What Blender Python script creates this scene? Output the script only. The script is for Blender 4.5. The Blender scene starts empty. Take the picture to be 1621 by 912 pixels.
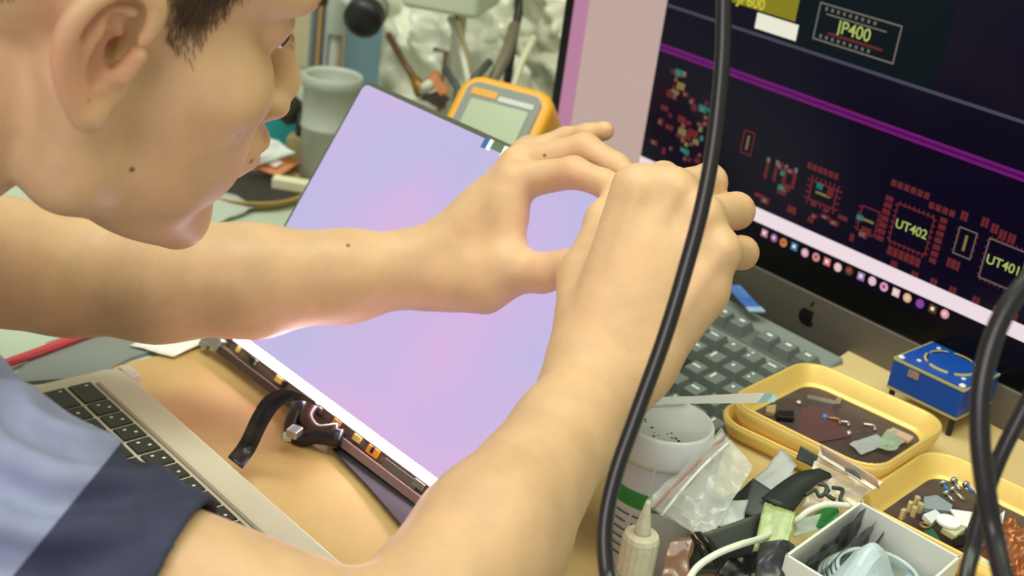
import bpy, bmesh, math, random
import numpy as np
from mathutils import Vector, Matrix, noise
SC = bpy.context.scene
COL = SC.collection
random.seed(7)
# ------------------------------------------------------------------ camera, world, lights, exposure
def lin(h):
    h = h.lstrip('#')
    c = [int(h[i:i+2], 16)/255 for i in (0, 2, 4)]
    return tuple(x/12.92 if x <= .04045 else ((x+.055)/1.055)**2.4 for x in c)
cam_d = bpy.data.cameras.new('camera'); cam = bpy.data.objects.new('camera', cam_d); COL.objects.link(cam)
cam_d.sensor_width = 36; cam_d.lens = 2110/1621*36; cam_d.clip_start = .02
_p, _r, _y = (math.radians(a) for a in (23.2, -7.9, 43.3))
_fw = Vector((-math.cos(_y)*math.cos(_p), math.sin(_y)*math.cos(_p), -math.sin(_p)))
_rt = Vector((math.sin(_y), math.cos(_y), 0)); _dn = _fw.cross(_rt)
_r2 = math.cos(_r)*_rt + math.sin(_r)*_dn; _d2 = -math.sin(_r)*_rt + math.cos(_r)*_dn
cam.matrix_world = Matrix(((_r2.x, -_d2.x, -_fw.x, 0), (_r2.y, -_d2.y, -_fw.y, 0), (_r2.z, -_d2.z, -_fw.z, .477), (0, 0, 0, 1)))
cam_d.dof.use_dof = True; cam_d.dof.focus_distance = .77; cam_d.dof.aperture_fstop = 8.5
SC.camera = cam
SC.view_settings.view_transform = 'Standard'; SC.view_settings.look = 'None'
SC.view_settings.gamma = 1; SC.view_settings.use_curve_mapping = False; SC.view_settings.exposure = -0.12
W = bpy.data.worlds.new('world'); SC.world = W; W.use_nodes = True
W.node_tree.nodes['Background'].inputs[0].default_value = (1, .95, .90, 1)
W.node_tree.nodes['Background'].inputs[1].default_value = .52
def area(name, loc, target, size, power, col, sy=None):
    d = bpy.data.lights.new(name, 'AREA'); d.energy = power; d.color = col; d.size = size
    if sy: d.shape = 'RECTANGLE'; d.size_y = sy
    o = bpy.data.objects.new(name, d); COL.objects.link(o); o.location = loc
    o.rotation_euler = (Vector(target)-Vector(loc)).to_track_quat('-Z', 'Y').to_euler()
    return o
area('ceiling_panel_light', (-.25, .75, 1.7), (-.5, .5, 0), .9, 8.0, (.92, 1, .76))
area('bench_lamp_light', (-.14, .72, 1.0), (-.45, .48, .15), .35, 2.5, (.88, 1, .56))
area('face_fill_light', (.10, -.75, .85), (-.55, .28, .2), .7, 10.0, (1, .93, .88))  # added fill to brighten the camera side of the face
area('back_fill_light', (-1.05, .25, 1.6), (-1.35, .9, 0), .8, 17, (.95, 1, .88))  # extra fill added to lift the clutter at the back

# ------------------------------------------------------------------ materials
MATS = {}
def mat(name, col, rough=.5, metal=0, spec=.5, emit=None, es=1, bump=0, bscale=200, noise_amt=0, nscale=30, col2=None, sss=0, coat=0, alpha=None, trans=0):
    if name in MATS: return MATS[name]
    m = bpy.data.materials.new(name); m.use_nodes = True; nt = m.node_tree; b = nt.nodes['Principled BSDF']
    c = lin(col) if isinstance(col, str) else col
    b.inputs['Base Color'].default_value = (*c, 1); b.inputs['Roughness'].default_value = rough
    b.inputs['Metallic'].default_value = metal; b.inputs['Specular IOR Level'].default_value = spec
    if coat: b.inputs['Coat Weight'].default_value = coat
    if trans: b.inputs['Transmission Weight'].default_value = trans
    if sss:
        b.inputs['Subsurface Weight'].default_value = sss; b.inputs['Subsurface Radius'].default_value = (1, .35, .18); b.inputs['Subsurface Scale'].default_value = .006
    if emit:
        e = lin(emit) if isinstance(emit, str) else emit
        b.inputs['Emission Color'].default_value = (*e, 1); b.inputs['Emission Strength'].default_value = es
    if noise_amt or col2 or bump:
        tc = nt.nodes.new('ShaderNodeTexCoord')
        if noise_amt or col2:
            n = nt.nodes.new('ShaderNodeTexNoise'); n.inputs['Scale'].default_value = nscale; n.inputs['Detail'].default_value = 5
            nt.links.new(tc.outputs['Object'], n.inputs['Vector'])
            mx = nt.nodes.new('ShaderNodeMix'); mx.data_type = 'RGBA'
            c2 = lin(col2) if col2 else tuple(x*(1-noise_amt) for x in c)
            mx.inputs['A'].default_value = (*c, 1); mx.inputs['B'].default_value = (*c2, 1)
            rp = nt.nodes.new('ShaderNodeMapRange'); rp.inputs['From Min'].default_value = .38; rp.inputs['From Max'].default_value = .62
            nt.links.new(n.outputs['Fac'], rp.inputs['Value']); nt.links.new(rp.outputs[0], mx.inputs['Factor'])
            nt.links.new(mx.outputs['Result'], b.inputs['Base Color'])
        if bump:
            n2 = nt.nodes.new('ShaderNodeTexNoise'); n2.inputs['Scale'].default_value = bscale; n2.inputs['Detail'].default_value = 4
            nt.links.new(tc.outputs['Object'], n2.inputs['Vector'])
            bp = nt.nodes.new('ShaderNodeBump'); bp.inputs['Strength'].default_value = bump; bp.inputs['Distance'].default_value = .002
            nt.links.new(n2.outputs['Fac'], bp.inputs['Height']); nt.links.new(bp.outputs['Normal'], b.inputs['Normal'])
    MATS[name] = m; return m
def film(name, col, clear=.6, rough=.12):
    if name in MATS: return MATS[name]
    m = mat(name, col, rough=rough, spec=.8); nt = m.node_tree; b = nt.nodes['Principled BSDF']; out = nt.nodes['Material Output']
    t = nt.nodes.new('ShaderNodeBsdfTransparent'); mx = nt.nodes.new('ShaderNodeMixShader'); mx.inputs[0].default_value = 1-clear
    nt.links.new(t.outputs[0], mx.inputs[1]); nt.links.new(b.outputs[0], mx.inputs[2]); nt.links.new(mx.outputs[0], out.inputs[0])
    return m
M_skin = mat('skin', (.69, .445, .250), rough=.48, spec=.38, sss=.25, noise_amt=.10, nscale=45, bump=.10, bscale=560)
M_hair = mat('hair_dark_brown', '#66503c', rough=.7, noise_amt=.4, nscale=200)
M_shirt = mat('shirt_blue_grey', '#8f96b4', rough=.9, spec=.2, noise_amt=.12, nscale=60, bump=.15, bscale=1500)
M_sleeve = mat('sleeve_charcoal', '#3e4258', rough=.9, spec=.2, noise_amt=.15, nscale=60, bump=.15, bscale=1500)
M_alu = mat('aluminium', '#dcd8c3', rough=.38, metal=.25, bump=.03, bscale=900)
M_key = mat('laptop_key_black', '#2c302b', rough=.45)
M_legend = mat('legend_white', '#e6ebe2', rough=.5)
M_black = mat('black_plastic', '#101012', rough=.4)
M_rubber = mat('black_rubber', '#16161a', rough=.33, spec=.6)
M_desk = mat('desk_grey', '#b6c3ae', rough=.55, noise_amt=.12, nscale=14)
M_board = mat('brown_board', '#c8ab70', rough=.75, col2='#b8955c', nscale=9, bump=.1, bscale=120)
M_card = mat('cardboard', '#dcc48c', rough=.8, col2='#d3b87f', nscale=16, bump=.12, bscale=160)
M_white = mat('white_plastic', '#dfe3dd', rough=.4)
M_offw = mat('off_white', '#cfd0bb', rough=.55)
M_gold = mat('gold_tray', '#efcc72', rough=.36, metal=.2, spec=.6, noise_amt=.08, nscale=30)
M_blue = mat('blue_case', '#0d4aa8', rough=.38, spec=.5)
M_dkgrey = mat('dark_grey_plastic', '#3a423f', rough=.5)
M_kbbody = mat('keyboard_grey', '#868d88', rough=.5)
M_kbkey = mat('keyboard_key', '#717a76', rough=.5)
M_metal = mat('steel', '#b8b8ae', rough=.3, metal=.9)
M_dark = mat('near_black', '#17151a', rough=.5)
M_brownb = mat('dark_brown_bar', '#4a3b30', rough=.45, metal=.3)

# ------------------------------------------------------------------ mesh helpers
class MB:
    def __init__(s): s.v = []; s.f = []; s.mi = []; s.m = 0
    def add(s, vs, fs):
        o = len(s.v); s.v += [tuple(v) for v in vs]; s.f += [tuple(i+o for i in f) for f in fs]; s.mi += [s.m]*len(fs); return s
    def box(s, c, d, M=None, taper=1.0):
        x, y, z = (k/2 for k in d); vs = [Vector((i*x*(taper if k > 0 else 1), j*y*(taper if k > 0 else 1), k*z)) for k in (-1, 1) for j in (-1, 1) for i in (-1, 1)]
        if M is not None: vs = [M @ v for v in vs]
        vs = [v+Vector(c) for v in vs]
        return s.add(vs, [(0, 2, 3, 1), (4, 5, 7, 6), (0, 1, 5, 4), (2, 6, 7, 3), (0, 4, 6, 2), (1, 3, 7, 5)])
    def tube(s, pts, r, n=10, cap=True):
        pts = [Vector(p) for p in pts]; rs = r if isinstance(r, (list, tuple)) else [r]*len(pts)
        t0 = (pts[1]-pts[0]).normalized(); u = t0.orthogonal().normalized(); vs = []
        for i, p in enumerate(pts):
            t = (pts[min(i+1, len(pts)-1)]-pts[max(i-1, 0)]).normalized()
            u = (u-t*u.dot(t)).normalized(); w = t.cross(u)
            vs += [p+(u*math.cos(2*math.pi*k/n)+w*math.sin(2*math.pi*k/n))*rs[i] for k in range(n)]
        fs = [(i*n+k, i*n+(k+1) % n, (i+1)*n+(k+1) % n, (i+1)*n+k) for i in range(len(pts)-1) for k in range(n)]
        if cap: fs += [tuple(reversed(range(n))), tuple(range((len(pts)-1)*n, len(pts)*n))]
        return s.add(vs, fs)
    def lathe(s, prof, c=(0, 0, 0), n=32, M=None):
        vs = []
        for r, z in prof:
            for k in range(n):
                v = Vector((r*math.cos(2*math.pi*k/n), r*math.sin(2*math.pi*k/n), z))
                vs.append((M @ v if M is not None else v)+Vector(c))
        fs = [(i*n+k, i*n+(k+1) % n, (i+1)*n+(k+1) % n, (i+1)*n+k) for i in range(len(prof)-1) for k in range(n)]
        if prof[0][0] > 1e-6: fs.append(tuple(reversed(range(n))))
        if prof[-1][0] > 1e-6: fs.append(tuple(range((len(prof)-1)*n, len(prof)*n)))
        return s.add(vs, fs)
    def prism(s, poly, z0, z1, M=None):
        n = len(poly); vs = [Vector((p[0], p[1], z0)) for p in poly]+[Vector((p[0], p[1], z1)) for p in poly]
        if M is not None: vs = [M @ v for v in vs]
        a = sum(poly[i][0]*poly[(i+1) % n][1]-poly[(i+1) % n][0]*poly[i][1] for i in range(n))
        fs = [tuple(reversed(range(n))), tuple(range(n, 2*n))]+[(i, (i+1) % n, n+(i+1) % n, n+i) for i in range(n)]
        if a < 0: fs = [tuple(reversed(f)) for f in fs]
        return s.add(vs, fs)
    def grid(s, fn, nu, nv):
        vs = [fn(i/(nu-1), j/(nv-1)) for i in range(nu) for j in range(nv)]
        return s.add(vs, [(i*nv+j, (i+1)*nv+j, (i+1)*nv+j+1, i*nv+j+1) for i in range(nu-1) for j in range(nv-1)])
    def mesh(s, name, mats, smooth=False):
        me = bpy.data.meshes.new(name); me.from_pydata(s.v, [], s.f); me.validate(); me.update()
        for m in (mats if isinstance(mats, (list, tuple)) else [mats]): me.materials.append(m)
        if len(s.mi) == len(me.polygons): me.polygons.foreach_set('material_index', s.mi)
        if smooth: me.polygons.foreach_set('use_smooth', [True]*len(me.polygons))
        return me
    def build(s, name, mats, parent=None, smooth=False, bevel=0, local=False, solid=0, segs=2):
        if parent is not None and not local:
            o0 = origin(parent); s.v = [tuple(Vector(v)-o0) for v in s.v]
        elif parent is None and not local:
            a = np.array(s.v); c = np.array([(a[:, 0].min()+a[:, 0].max())/2, (a[:, 1].min()+a[:, 1].max())/2, a[:, 2].min()])
            s.v = [tuple(v) for v in (a-c)]
        o = bpy.data.objects.new(name, s.mesh(name, mats, smooth)); COL.objects.link(o)
        if parent is not None: o.parent = parent
        elif not local: o.location = c
        if solid:
            m = o.modifiers.new('solid', 'SOLIDIFY'); m.thickness = solid; m.offset = 0
        if bevel:
            m = o.modifiers.new('bevel', 'BEVEL'); m.width = bevel; m.segments = segs; m.limit_method = 'ANGLE'; m.angle_limit = math.radians(40)
            for p in o.data.polygons: p.use_smooth = True
            o.modifiers.new('wn', 'WEIGHTED_NORMAL')
        return o
def origin(o):
    v = Vector((0, 0, 0))
    while o is not None: v = v+o.location; o = o.parent
    return v
def tag(o, label, cat, group=None, kind=None):
    if label: o['label'] = label
    if cat: o['category'] = cat
    if group: o['group'] = group
    if kind: o['kind'] = kind
    return o
def thing(name, label, cat, loc, group=None, rz=0):
    o = bpy.data.objects.new(name, None); o.empty_display_size = .02; COL.objects.link(o); o.location = loc; o.rotation_euler = (0, 0, rz)
    return tag(o, label, cat, group)
def structure(o): o['kind'] = 'structure'; return o
def rrect(x0, y0, x1, y1, r, n=6):
    out = []
    for cx_, cy_, a0 in ((x1-r, y0+r, -90), (x1-r, y1-r, 0), (x0+r, y1-r, 90), (x0+r, y0+r, 180)):
        for k in range(n+1):
            a = math.radians(a0+90*k/n); out.append((cx_+r*math.cos(a), cy_+r*math.sin(a)))
    return out
def spline(pts, n=8):
    P = [Vector(p) for p in pts]; P = [P[0]*2-P[1]]+P+[P[-1]*2-P[-2]]; out = []
    for i in range(1, len(P)-2):
        a, b, c, d = P[i-1:i+3]
        for k in range(n):
            t = k/n; out.append(.5*((2*b)+(c-a)*t+(2*a-5*b+4*c-d)*t*t+(3*b-a-3*c+d)*t**3))
    return out+[P[-2]]
def crumple(q, amp, seed, nu=24, nv=24, fr=30, ripple=1):
    A, B, C_, D = (Vector(p) for p in q); nrm = (B-A).cross(D-A).normalized()
    def fn(u, v):
        p = A*(1-u)*(1-v)+B*u*(1-v)+C_*u*v+D*(1-u)*v
        k = p*fr+Vector((seed*7.1, seed*3.3, 0))
        h = abs(noise.noise(k))*1.4+.5*abs(noise.noise(k*2.3))+.25*noise.noise(k*5)
        j = Vector((noise.noise(k*1.7+Vector((9, 0, 0))), noise.noise(k*1.7+Vector((0, 9, 0))), 0))
        return p+nrm*h*amp+j*amp*.5*ripple
    return fn
def blade(path, widths, side, th=0):
    """flat ribbon along path, widths per point, side = width direction (one or per point)"""
    mb = MB(); vs = []
    for i, p in enumerate(path):
        sd = Vector(side[i] if isinstance(side, list) else side).normalized(); w = widths[i] if isinstance(widths, list) else widths
        vs += [Vector(p)-sd*w/2, Vector(p)+sd*w/2]
    mb.add(vs, [(2*i, 2*i+1, 2*i+3, 2*i+2) for i in range(len(path)-1)]); return mb

# ------------------------------------------------------------------ implicit surface sculpting (smooth unions, surface nets)
class Field:
    def __init__(s, lo, hi, h):
        s.lo = np.array(lo, float); s.h = h; s.n = np.ceil((np.array(hi)-s.lo)/h).astype(int)+1
        s.d = np.full(s.n, .05, np.float32)
    def region(s, lo, hi, pad):
        a = np.clip(np.floor((np.array(lo)-pad-s.lo)/s.h).astype(int), 0, s.n); b = np.clip(np.ceil((np.array(hi)+pad-s.lo)/s.h).astype(int)+1, 0, s.n)
        if (b <= a).any(): return None
        sl = tuple(slice(i, j) for i, j in zip(a, b))
        ax = [(s.lo[k]+s.h*np.arange(a[k], b[k])).astype(np.float32) for k in range(3)]
        return sl, ax[0][:, None, None], ax[1][None, :, None], ax[2][None, None, :]
    def merge(s, sl, d, k, sub=False):
        e = s.d[sl]
        if sub:
            h = np.clip(.5-.5*(e+d)/k, 0, 1); s.d[sl] = e*(1-h)-d*h+k*h*(1-h)
        else:
            h = np.clip(.5+.5*(d-e)/k, 0, 1); s.d[sl] = d*(1-h)+e*h-k*h*(1-h)
    def cone(s, a, b, ra, rb, k=.006, wide=None, flat=1.0, sub=False):
        a = np.array(a, float); b = np.array(b, float); R_ = max(ra, rb)
        rg = s.region(np.minimum(a, b)-R_, np.maximum(a, b)+R_, k+.008)
        if rg is None: return
        sl, X, Y, Z = rg; ab = b-a; L2 = float(ab@ab)
        px, py_, pz_ = X-a[0], Y-a[1], Z-a[2]
        t = np.clip((px*ab[0]+py_*ab[1]+pz_*ab[2])/L2, 0, 1)
        qx, qy, qz = px-t*ab[0], py_-t*ab[1], pz_-t*ab[2]
        r = ra+(rb-ra)*t
        if wide is None: d = np.sqrt(qx*qx+qy*qy+qz*qz)-r
        else:
            ax = ab/math.sqrt(L2); w = np.array(wide, float); w -= ax*(w@ax); w /= np.linalg.norm(w); v = np.cross(ax, w)
            cv = qx*v[0]+qy*v[1]+qz*v[2]; q2 = qx*qx+qy*qy+qz*qz
            rr = np.sqrt(np.maximum(q2-cv*cv, 0)+(cv/flat)**2); d = (rr-r)*(flat+(1-flat)*.5)
        s.merge(sl, d.astype(np.float32), k, sub)
    def ell(s, c, r, M=None, k=.006, sub=False):
        c = np.array(c, float); r = np.array(r, float); M = np.eye(3) if M is None else np.array(M)
        e = np.sqrt(((M*r)**2).sum(1)); rg = s.region(c-e, c+e, k+.008)
        if rg is None: return
        sl, X, Y, Z = rg; px, py_, pz_ = X-c[0], Y-c[1], Z-c[2]
        k0 = 0; k1 = 0
        for i in range(3):
            u = px*M[0, i]+py_*M[1, i]+pz_*M[2, i]; k0 = k0+(u/r[i])**2; k1 = k1+(u/r[i]**2)**2
        k0 = np.sqrt(k0); d = k0*(k0-1)/np.maximum(np.sqrt(k1), 1e-6)
        s.merge(sl, d.astype(np.float32), k, sub)
    def chain(s, pts, rs, k=.005, **kw):
        for i in range(len(pts)-1): s.cone(pts[i], pts[i+1], rs[i], rs[i+1], k, **kw)
    def surface(s, smooth=2):
        d = s.d; ins = d < 0; n = s.n
        allv = np.ones(n-1, bool); anyv = np.zeros(n-1, bool)
        for i in (0, 1):
            for j in (0, 1):
                for k in (0, 1):
                    c = ins[i:n[0]-1+i, j:n[1]-1+j, k:n[2]-1+k]; allv &= c; anyv |= c
        act = anyv & ~allv; idx = np.argwhere(act); flat = np.full(n-1, -1, np.int32); flat[act] = np.arange(len(idx))
        acc = np.zeros((len(idx), 3)); cnt = np.zeros(len(idx))
        corners = [(i, j, k) for i in (0, 1) for j in (0, 1) for k in (0, 1)]
        val = {c: d[idx[:, 0]+c[0], idx[:, 1]+c[1], idx[:, 2]+c[2]].astype(float) for c in corners}
        for a in corners:
            for axx in range(3):
                if a[axx]: continue
                b = list(a); b[axx] = 1; b = tuple(b); va, vb = val[a], val[b]; m = (va < 0) != (vb < 0)
                t = np.where(m, va/np.where(m, va-vb, 1), 0); p = np.tile(np.array(a, float), (len(idx), 1)); p[:, axx] += t
                acc[m] += p[m]; cnt[m] += 1
        V = s.lo+s.h*(idx+acc/cnt[:, None]); F_ = []
        for axx in range(3):
            o1, o2 = [(1, 2), (2, 0), (0, 1)][axx]
            sa = [slice(1, n[i]-1) for i in range(3)]; sa[axx] = slice(0, n[axx]-1); sb = list(sa); sb[axx] = slice(1, n[axx])
            A = ins[tuple(sa)]; B = ins[tuple(sb)]; e = np.argwhere(A != B); off = np.array([1, 1, 1]); off[axx] = 0; e = e+off
            inside_first = ins[e[:, 0], e[:, 1], e[:, 2]]
            def cell(d1, d2):
                q = e.copy(); q[:, o1] -= d1; q[:, o2] -= d2; return flat[q[:, 0], q[:, 1], q[:, 2]]
            Q = np.stack([cell(1, 1), cell(0, 1), cell(0, 0), cell(1, 0)], 1); Q[~inside_first] = Q[~inside_first][:, ::-1]; F_.append(Q)
        Fq = np.concatenate(F_); Fq = Fq[(Fq >= 0).all(1)]
        E_ = np.concatenate([Fq[:, [0, 1]], Fq[:, [1, 2]], Fq[:, [2, 3]], Fq[:, [3, 0]]]); nv = len(V)
        for lam in [.5, -.52]*smooth:
            S = np.zeros((nv, 3)); c = np.bincount(E_[:, 0], minlength=nv)+np.bincount(E_[:, 1], minlength=nv)
            for k in range(3): S[:, k] = np.bincount(E_[:, 0], V[E_[:, 1], k], nv)+np.bincount(E_[:, 1], V[E_[:, 0], k], nv)
            V = V+lam*(S/np.maximum(c, 1)[:, None]-V)
        return V, Fq
def np_mesh(name, V, Fq, mats):
    me = bpy.data.meshes.new(name); me.vertices.add(len(V)); me.vertices.foreach_set('co', V.astype(np.float32).ravel())
    me.loops.add(Fq.size); me.loops.foreach_set('vertex_index', Fq.astype(np.int32).ravel())
    me.polygons.add(len(Fq)); me.polygons.foreach_set('loop_start', np.arange(0, Fq.size, 4, dtype=np.int32))
    me.polygons.foreach_set('use_smooth', np.ones(len(Fq), bool)); me.update(calc_edges=True); me.validate()
    for m in mats: me.materials.append(m)
    return me

# ------------------------------------------------------------------ setting: desk, walls
structure(MB().box((-.75, 1.0, -.75), (4.4, 4.2, .02)).build('floor', mat('floor_tile', '#8a8a80', rough=.5, noise_amt=.1)))
structure(MB().box((-.75, 1.46, .35), (4.4, .04, 2.2)).build('wall_back', mat('wall_paint', '#b9b9a2', rough=.8, noise_amt=.06)))
structure(MB().box((-2.0, .7, .35), (.04, 3.6, 2.2)).build('wall_left', MATS['wall_paint']))
dk = thing('workbench', 'wide grey repair bench the whole mess stands on', 'table', (-.7, .75, -.73))
MB().box((-.75, .78, -.02), (2.2, 1.28, .04)).build('table_top', M_desk, dk, bevel=.004)
for sx in (-1.75, .25):
    for sy in (.20, 1.35): MB().box((sx, sy, -.385), (.06, .06, .69)).build('leg', M_dkgrey, dk)
# ------------------------------------------------------------------ the repairer
HO = np.array((-.610, .272, .330)); HM = np.array([[.934, .261, .243], [-.305, .937, .168], [-.184, -.231, .955]]); HS = 1.035
_ear = HO+HM @ np.array((.076, 0, 0)); _yw = math.radians(4.5); _ph = math.radians(1.5)
HM = HM @ np.array([[math.cos(_yw), -math.sin(_yw), 0], [math.sin(_yw), math.cos(_yw), 0], [0, 0, 1]]) @ np.array([[1, 0, 0], [0, math.cos(_ph), -math.sin(_ph)], [0, math.sin(_ph), math.cos(_ph)]]); HO = _ear-HM @ np.array((.076, 0, 0))
def hw(x, y, z): return HO+HM @ (np.array((x, y, z))*HS)
sh_r = np.array((-0.5085, 0.1561, 0.1305)); el_r = np.array((-0.3513, 0.2857, 0.0964)); wr_r = np.array((-0.4479, 0.4942, 0.1371))
sh_l = np.array((-.80, .09, .18)); el_l = np.array((-0.7794, 0.3349, 0.1025)); wr_l = np.array((-0.6404, 0.5308, 0.1292))
B = Field((-.93, .0, .02), (-.30, .68, .50), .0018)
# arms
fo_r = [el_r, np.array((-0.3889, 0.3748, 0.1125)), np.array((-0.4288, 0.4568, 0.1288)), wr_r]
B.cone(sh_r, el_r, .043, .0385, .01)
B.chain(fo_r, [.040, .0392, .0295, .0275], .012, wide=(-.5, .6, -.75), flat=.92)
B.cone(sh_l, el_l, .05, .041, .01)
B.chain([el_l, np.array((-0.7423, 0.3794, 0.1057)), np.array((-0.7063, 0.4296, 0.1096)), np.array((-0.6709, 0.4807, 0.1186)), np.array((-0.6495, 0.5193, 0.1261)), wr_l], [.039, .041, .0365, .0295, .0245, .0243], .012)
# right hand: back towards the lens, fingers reaching away and curling down
mcp = [(-0.4892, 0.5481, 0.2352), (-0.4748, 0.5613, 0.2370), (-0.4561, 0.5685, 0.2269), (-0.4401, 0.5699, 0.2121)]
base = [(-0.4605, 0.4988, 0.1533), (-0.4536, 0.5042, 0.1552), (-0.4460, 0.5096, 0.1536), (-0.4395, 0.5141, 0.1496)]
for i in range(4):
    B.cone(base[i], mcp[i], .0165, [.0150, .0150, .0140, .0130][i], .012)
B.cone(wr_r, (-0.4657, 0.5447, 0.1976), .026, .024, .014)
B.cone((-0.4407, 0.5151, 0.1508), (-0.4378, 0.5585, 0.1899), .0175, .0165, .012)
B.cone(wr_r, (-0.4391, 0.5180, 0.1529), .0262, .020, .012)
pip = [(-0.5055, 0.5884, 0.2309), (-0.4838, 0.6041, 0.2344), (-0.4631, 0.6093, 0.2229), (-0.4464, 0.6008, 0.2038)]
dip = [(-0.5306, 0.5999, 0.2158), (-0.5080, 0.6169, 0.2148), (-0.4873, 0.6216, 0.2048), (-0.4702, 0.6131, 0.1875)]
tip = [(-0.5448, 0.5997, 0.2091), (-0.5264, 0.6124, 0.2033), (-0.5054, 0.6195, 0.1941), (-0.4887, 0.6141, 0.1774)]
fr = [(.0118, .0106, .009, .0078), (.0122, .0112, .0092, .008), (.0118, .0108, .0088, .0076), (.0105, .0096, .008, .007)]
for i in range(4): B.chain([mcp[i], pip[i], dip[i], tip[i]], fr[i], .0035)
B.chain([(-0.4663, 0.4988, 0.1506), (-0.4989, 0.5295, 0.1788), (-0.5313, 0.5714, 0.1967), (-0.5453, 0.5949, 0.2074)], [.0175, .0165, .0115, .009], .008)
for i in range(4):   # knuckles
    n = -np.array((.669, -.63, -.394))*-1
    B.ell(np.array(mcp[i])-.006*np.array((-.669, .63, -.394)), (.0105, .0105, .0105), k=.008)
# tendons on the back of the hand
for i in range(4):
    f = -np.array((-.669, .63, -.394))
    a = np.array(base[i])*.55+np.array(mcp[i])*.45+f*.0152; b = np.array(mcp[i])+f*.0132
    B.cone(a, b, .0026, .0034, .006)
# left hand: thumb below, fingers arching over to the pinch
lm = [(-0.6161, 0.5682, 0.1936), (-0.6316, 0.5862, 0.1978), (-0.6451, 0.6035, 0.1977), (-0.6573, 0.6180, 0.1958)]
lb = [(-0.6348, 0.5326, 0.1403), (-0.6440, 0.5400, 0.1374), (-0.6523, 0.5473, 0.1301), (-0.6581, 0.5527, 0.1231)]
for i in range(4): B.cone(lb[i], lm[i], .0145, [.0135, .0135, .0125, .0115][i], .012)
B.cone(wr_l, (-0.6261, 0.5606, 0.1654), .022, .022, .014)
B.chain([lm[0], (-0.5781, 0.5847, 0.2111), (-0.5553, 0.5897, 0.2110), (-0.5434, 0.5933, 0.2092)], (.0125, .0102, .0088, .0076), .004)
B.chain([lm[1], (-0.5966, 0.6107, 0.2182), (-0.5698, 0.6145, 0.2143), (-0.5541, 0.6157, 0.2099)], (.0128, .0104, .0088, .0076), .004)
B.chain([lm[2], (-0.6288, 0.6239, 0.2127), (-0.6125, 0.6274, 0.2212), (-0.6022, 0.6325, 0.2270)], (.0112, .0088, .0076, .0066), .004)
B.chain([lm[3], (-0.6495, 0.6354, 0.2003), (-0.6376, 0.6435, 0.2033), (-0.6262, 0.6489, 0.2026)], (.0100, .0086, .0075, .0068), .004)
B.chain([(-0.6221, 0.5340, 0.1286), (-0.5874, 0.5457, 0.1443), (-0.5586, 0.5562, 0.1527), (-0.5452, 0.5628, 0.1609), (-0.5355, 0.5682, 0.1683)], [.0195, .0165, .0116, .0108, .0085], .009)
B.cone((-0.6136, 0.5454, 0.1452), (-0.6076, 0.5579, 0.1726), .0175, .0125, .012)
B.cone((-0.6069, 0.5597, 0.1846), (-0.5873, 0.5475, 0.1521), .0085, .0085, .014)
B.cone((-0.6332, 0.5262, 0.1222), (-0.5937, 0.5368, 0.1306), .017, .0165, .012)
# neck and head
B.cone(hw(0, -.028, -.04), (-.640, .06, .19), .055, .064, .02)
def E(c, r, k=.008, sub=False, tilt=None): B.ell(hw(*c), np.array(r)*HS, HM, k*1.0, sub)
def Cn(a, b, ra, rb, k=.006, sub=False): B.cone(hw(*a), hw(*b), ra*HS, rb*HS, k, sub=sub)
E((0, -.012, .055), (.077, .098, .088))
E((0, .035, -.025), (.064, .060, .080), .02)
E((0, .060, .056), (.062, .045, .055), .02)
E((0, .050, -.088), (.040, .042, .030), .02)
E((0, .080, -.108), (.016, .013, .013), .014)
for s in (1, -1):
    Cn((s*.060, -.004, -.018), (s*.055, .002, -.066), .017, .016, .015)
    Cn((s*.055, .002, -.066), (s*.018, .074, -.108), .0165, .014, .016)
    E((s*.044, .058, -.016), (.026, .030, .026), .016)
    E((s*.040, .055, -.055), (.022, .032, .032), .016)
    Cn((s*.004, .103, .040), (s*.046, .083, .040), .0105, .0120, .012)
    E((s*.034, .096, .014), (.016, .014, .011), .010, True)
    E((s*.033, .077, .014), (.0135, .0135, .0125), .004)
    E((s*.033, .0785, .019), (.0155, .0135, .008), .004)
    E((s*.0135, .104, -.035), (.0085, .010, .0075), .005)
    E((s*.006, .112, -.043), (.0035, .005, .003), .002, True)
Cn((0, .092, .020), (0, .109, -.024), .0070, .0100, .008)
E((0, .110, -.028), (.0120, .0105, .0100), .006)
E((0, .093, -.062), (.028, .016, .022), .012)
E((0, .105, -.058), (.019, .0085, .0055), .004)
E((0, .103, -.070), (.017, .0090, .0062), .004)
Cn((-.024, .098, -.0635), (.024, .098, -.0635), .0016, .0016, .003, True)
E((0, .099, -.083), (.016, .006, .005), .006, True)
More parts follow.
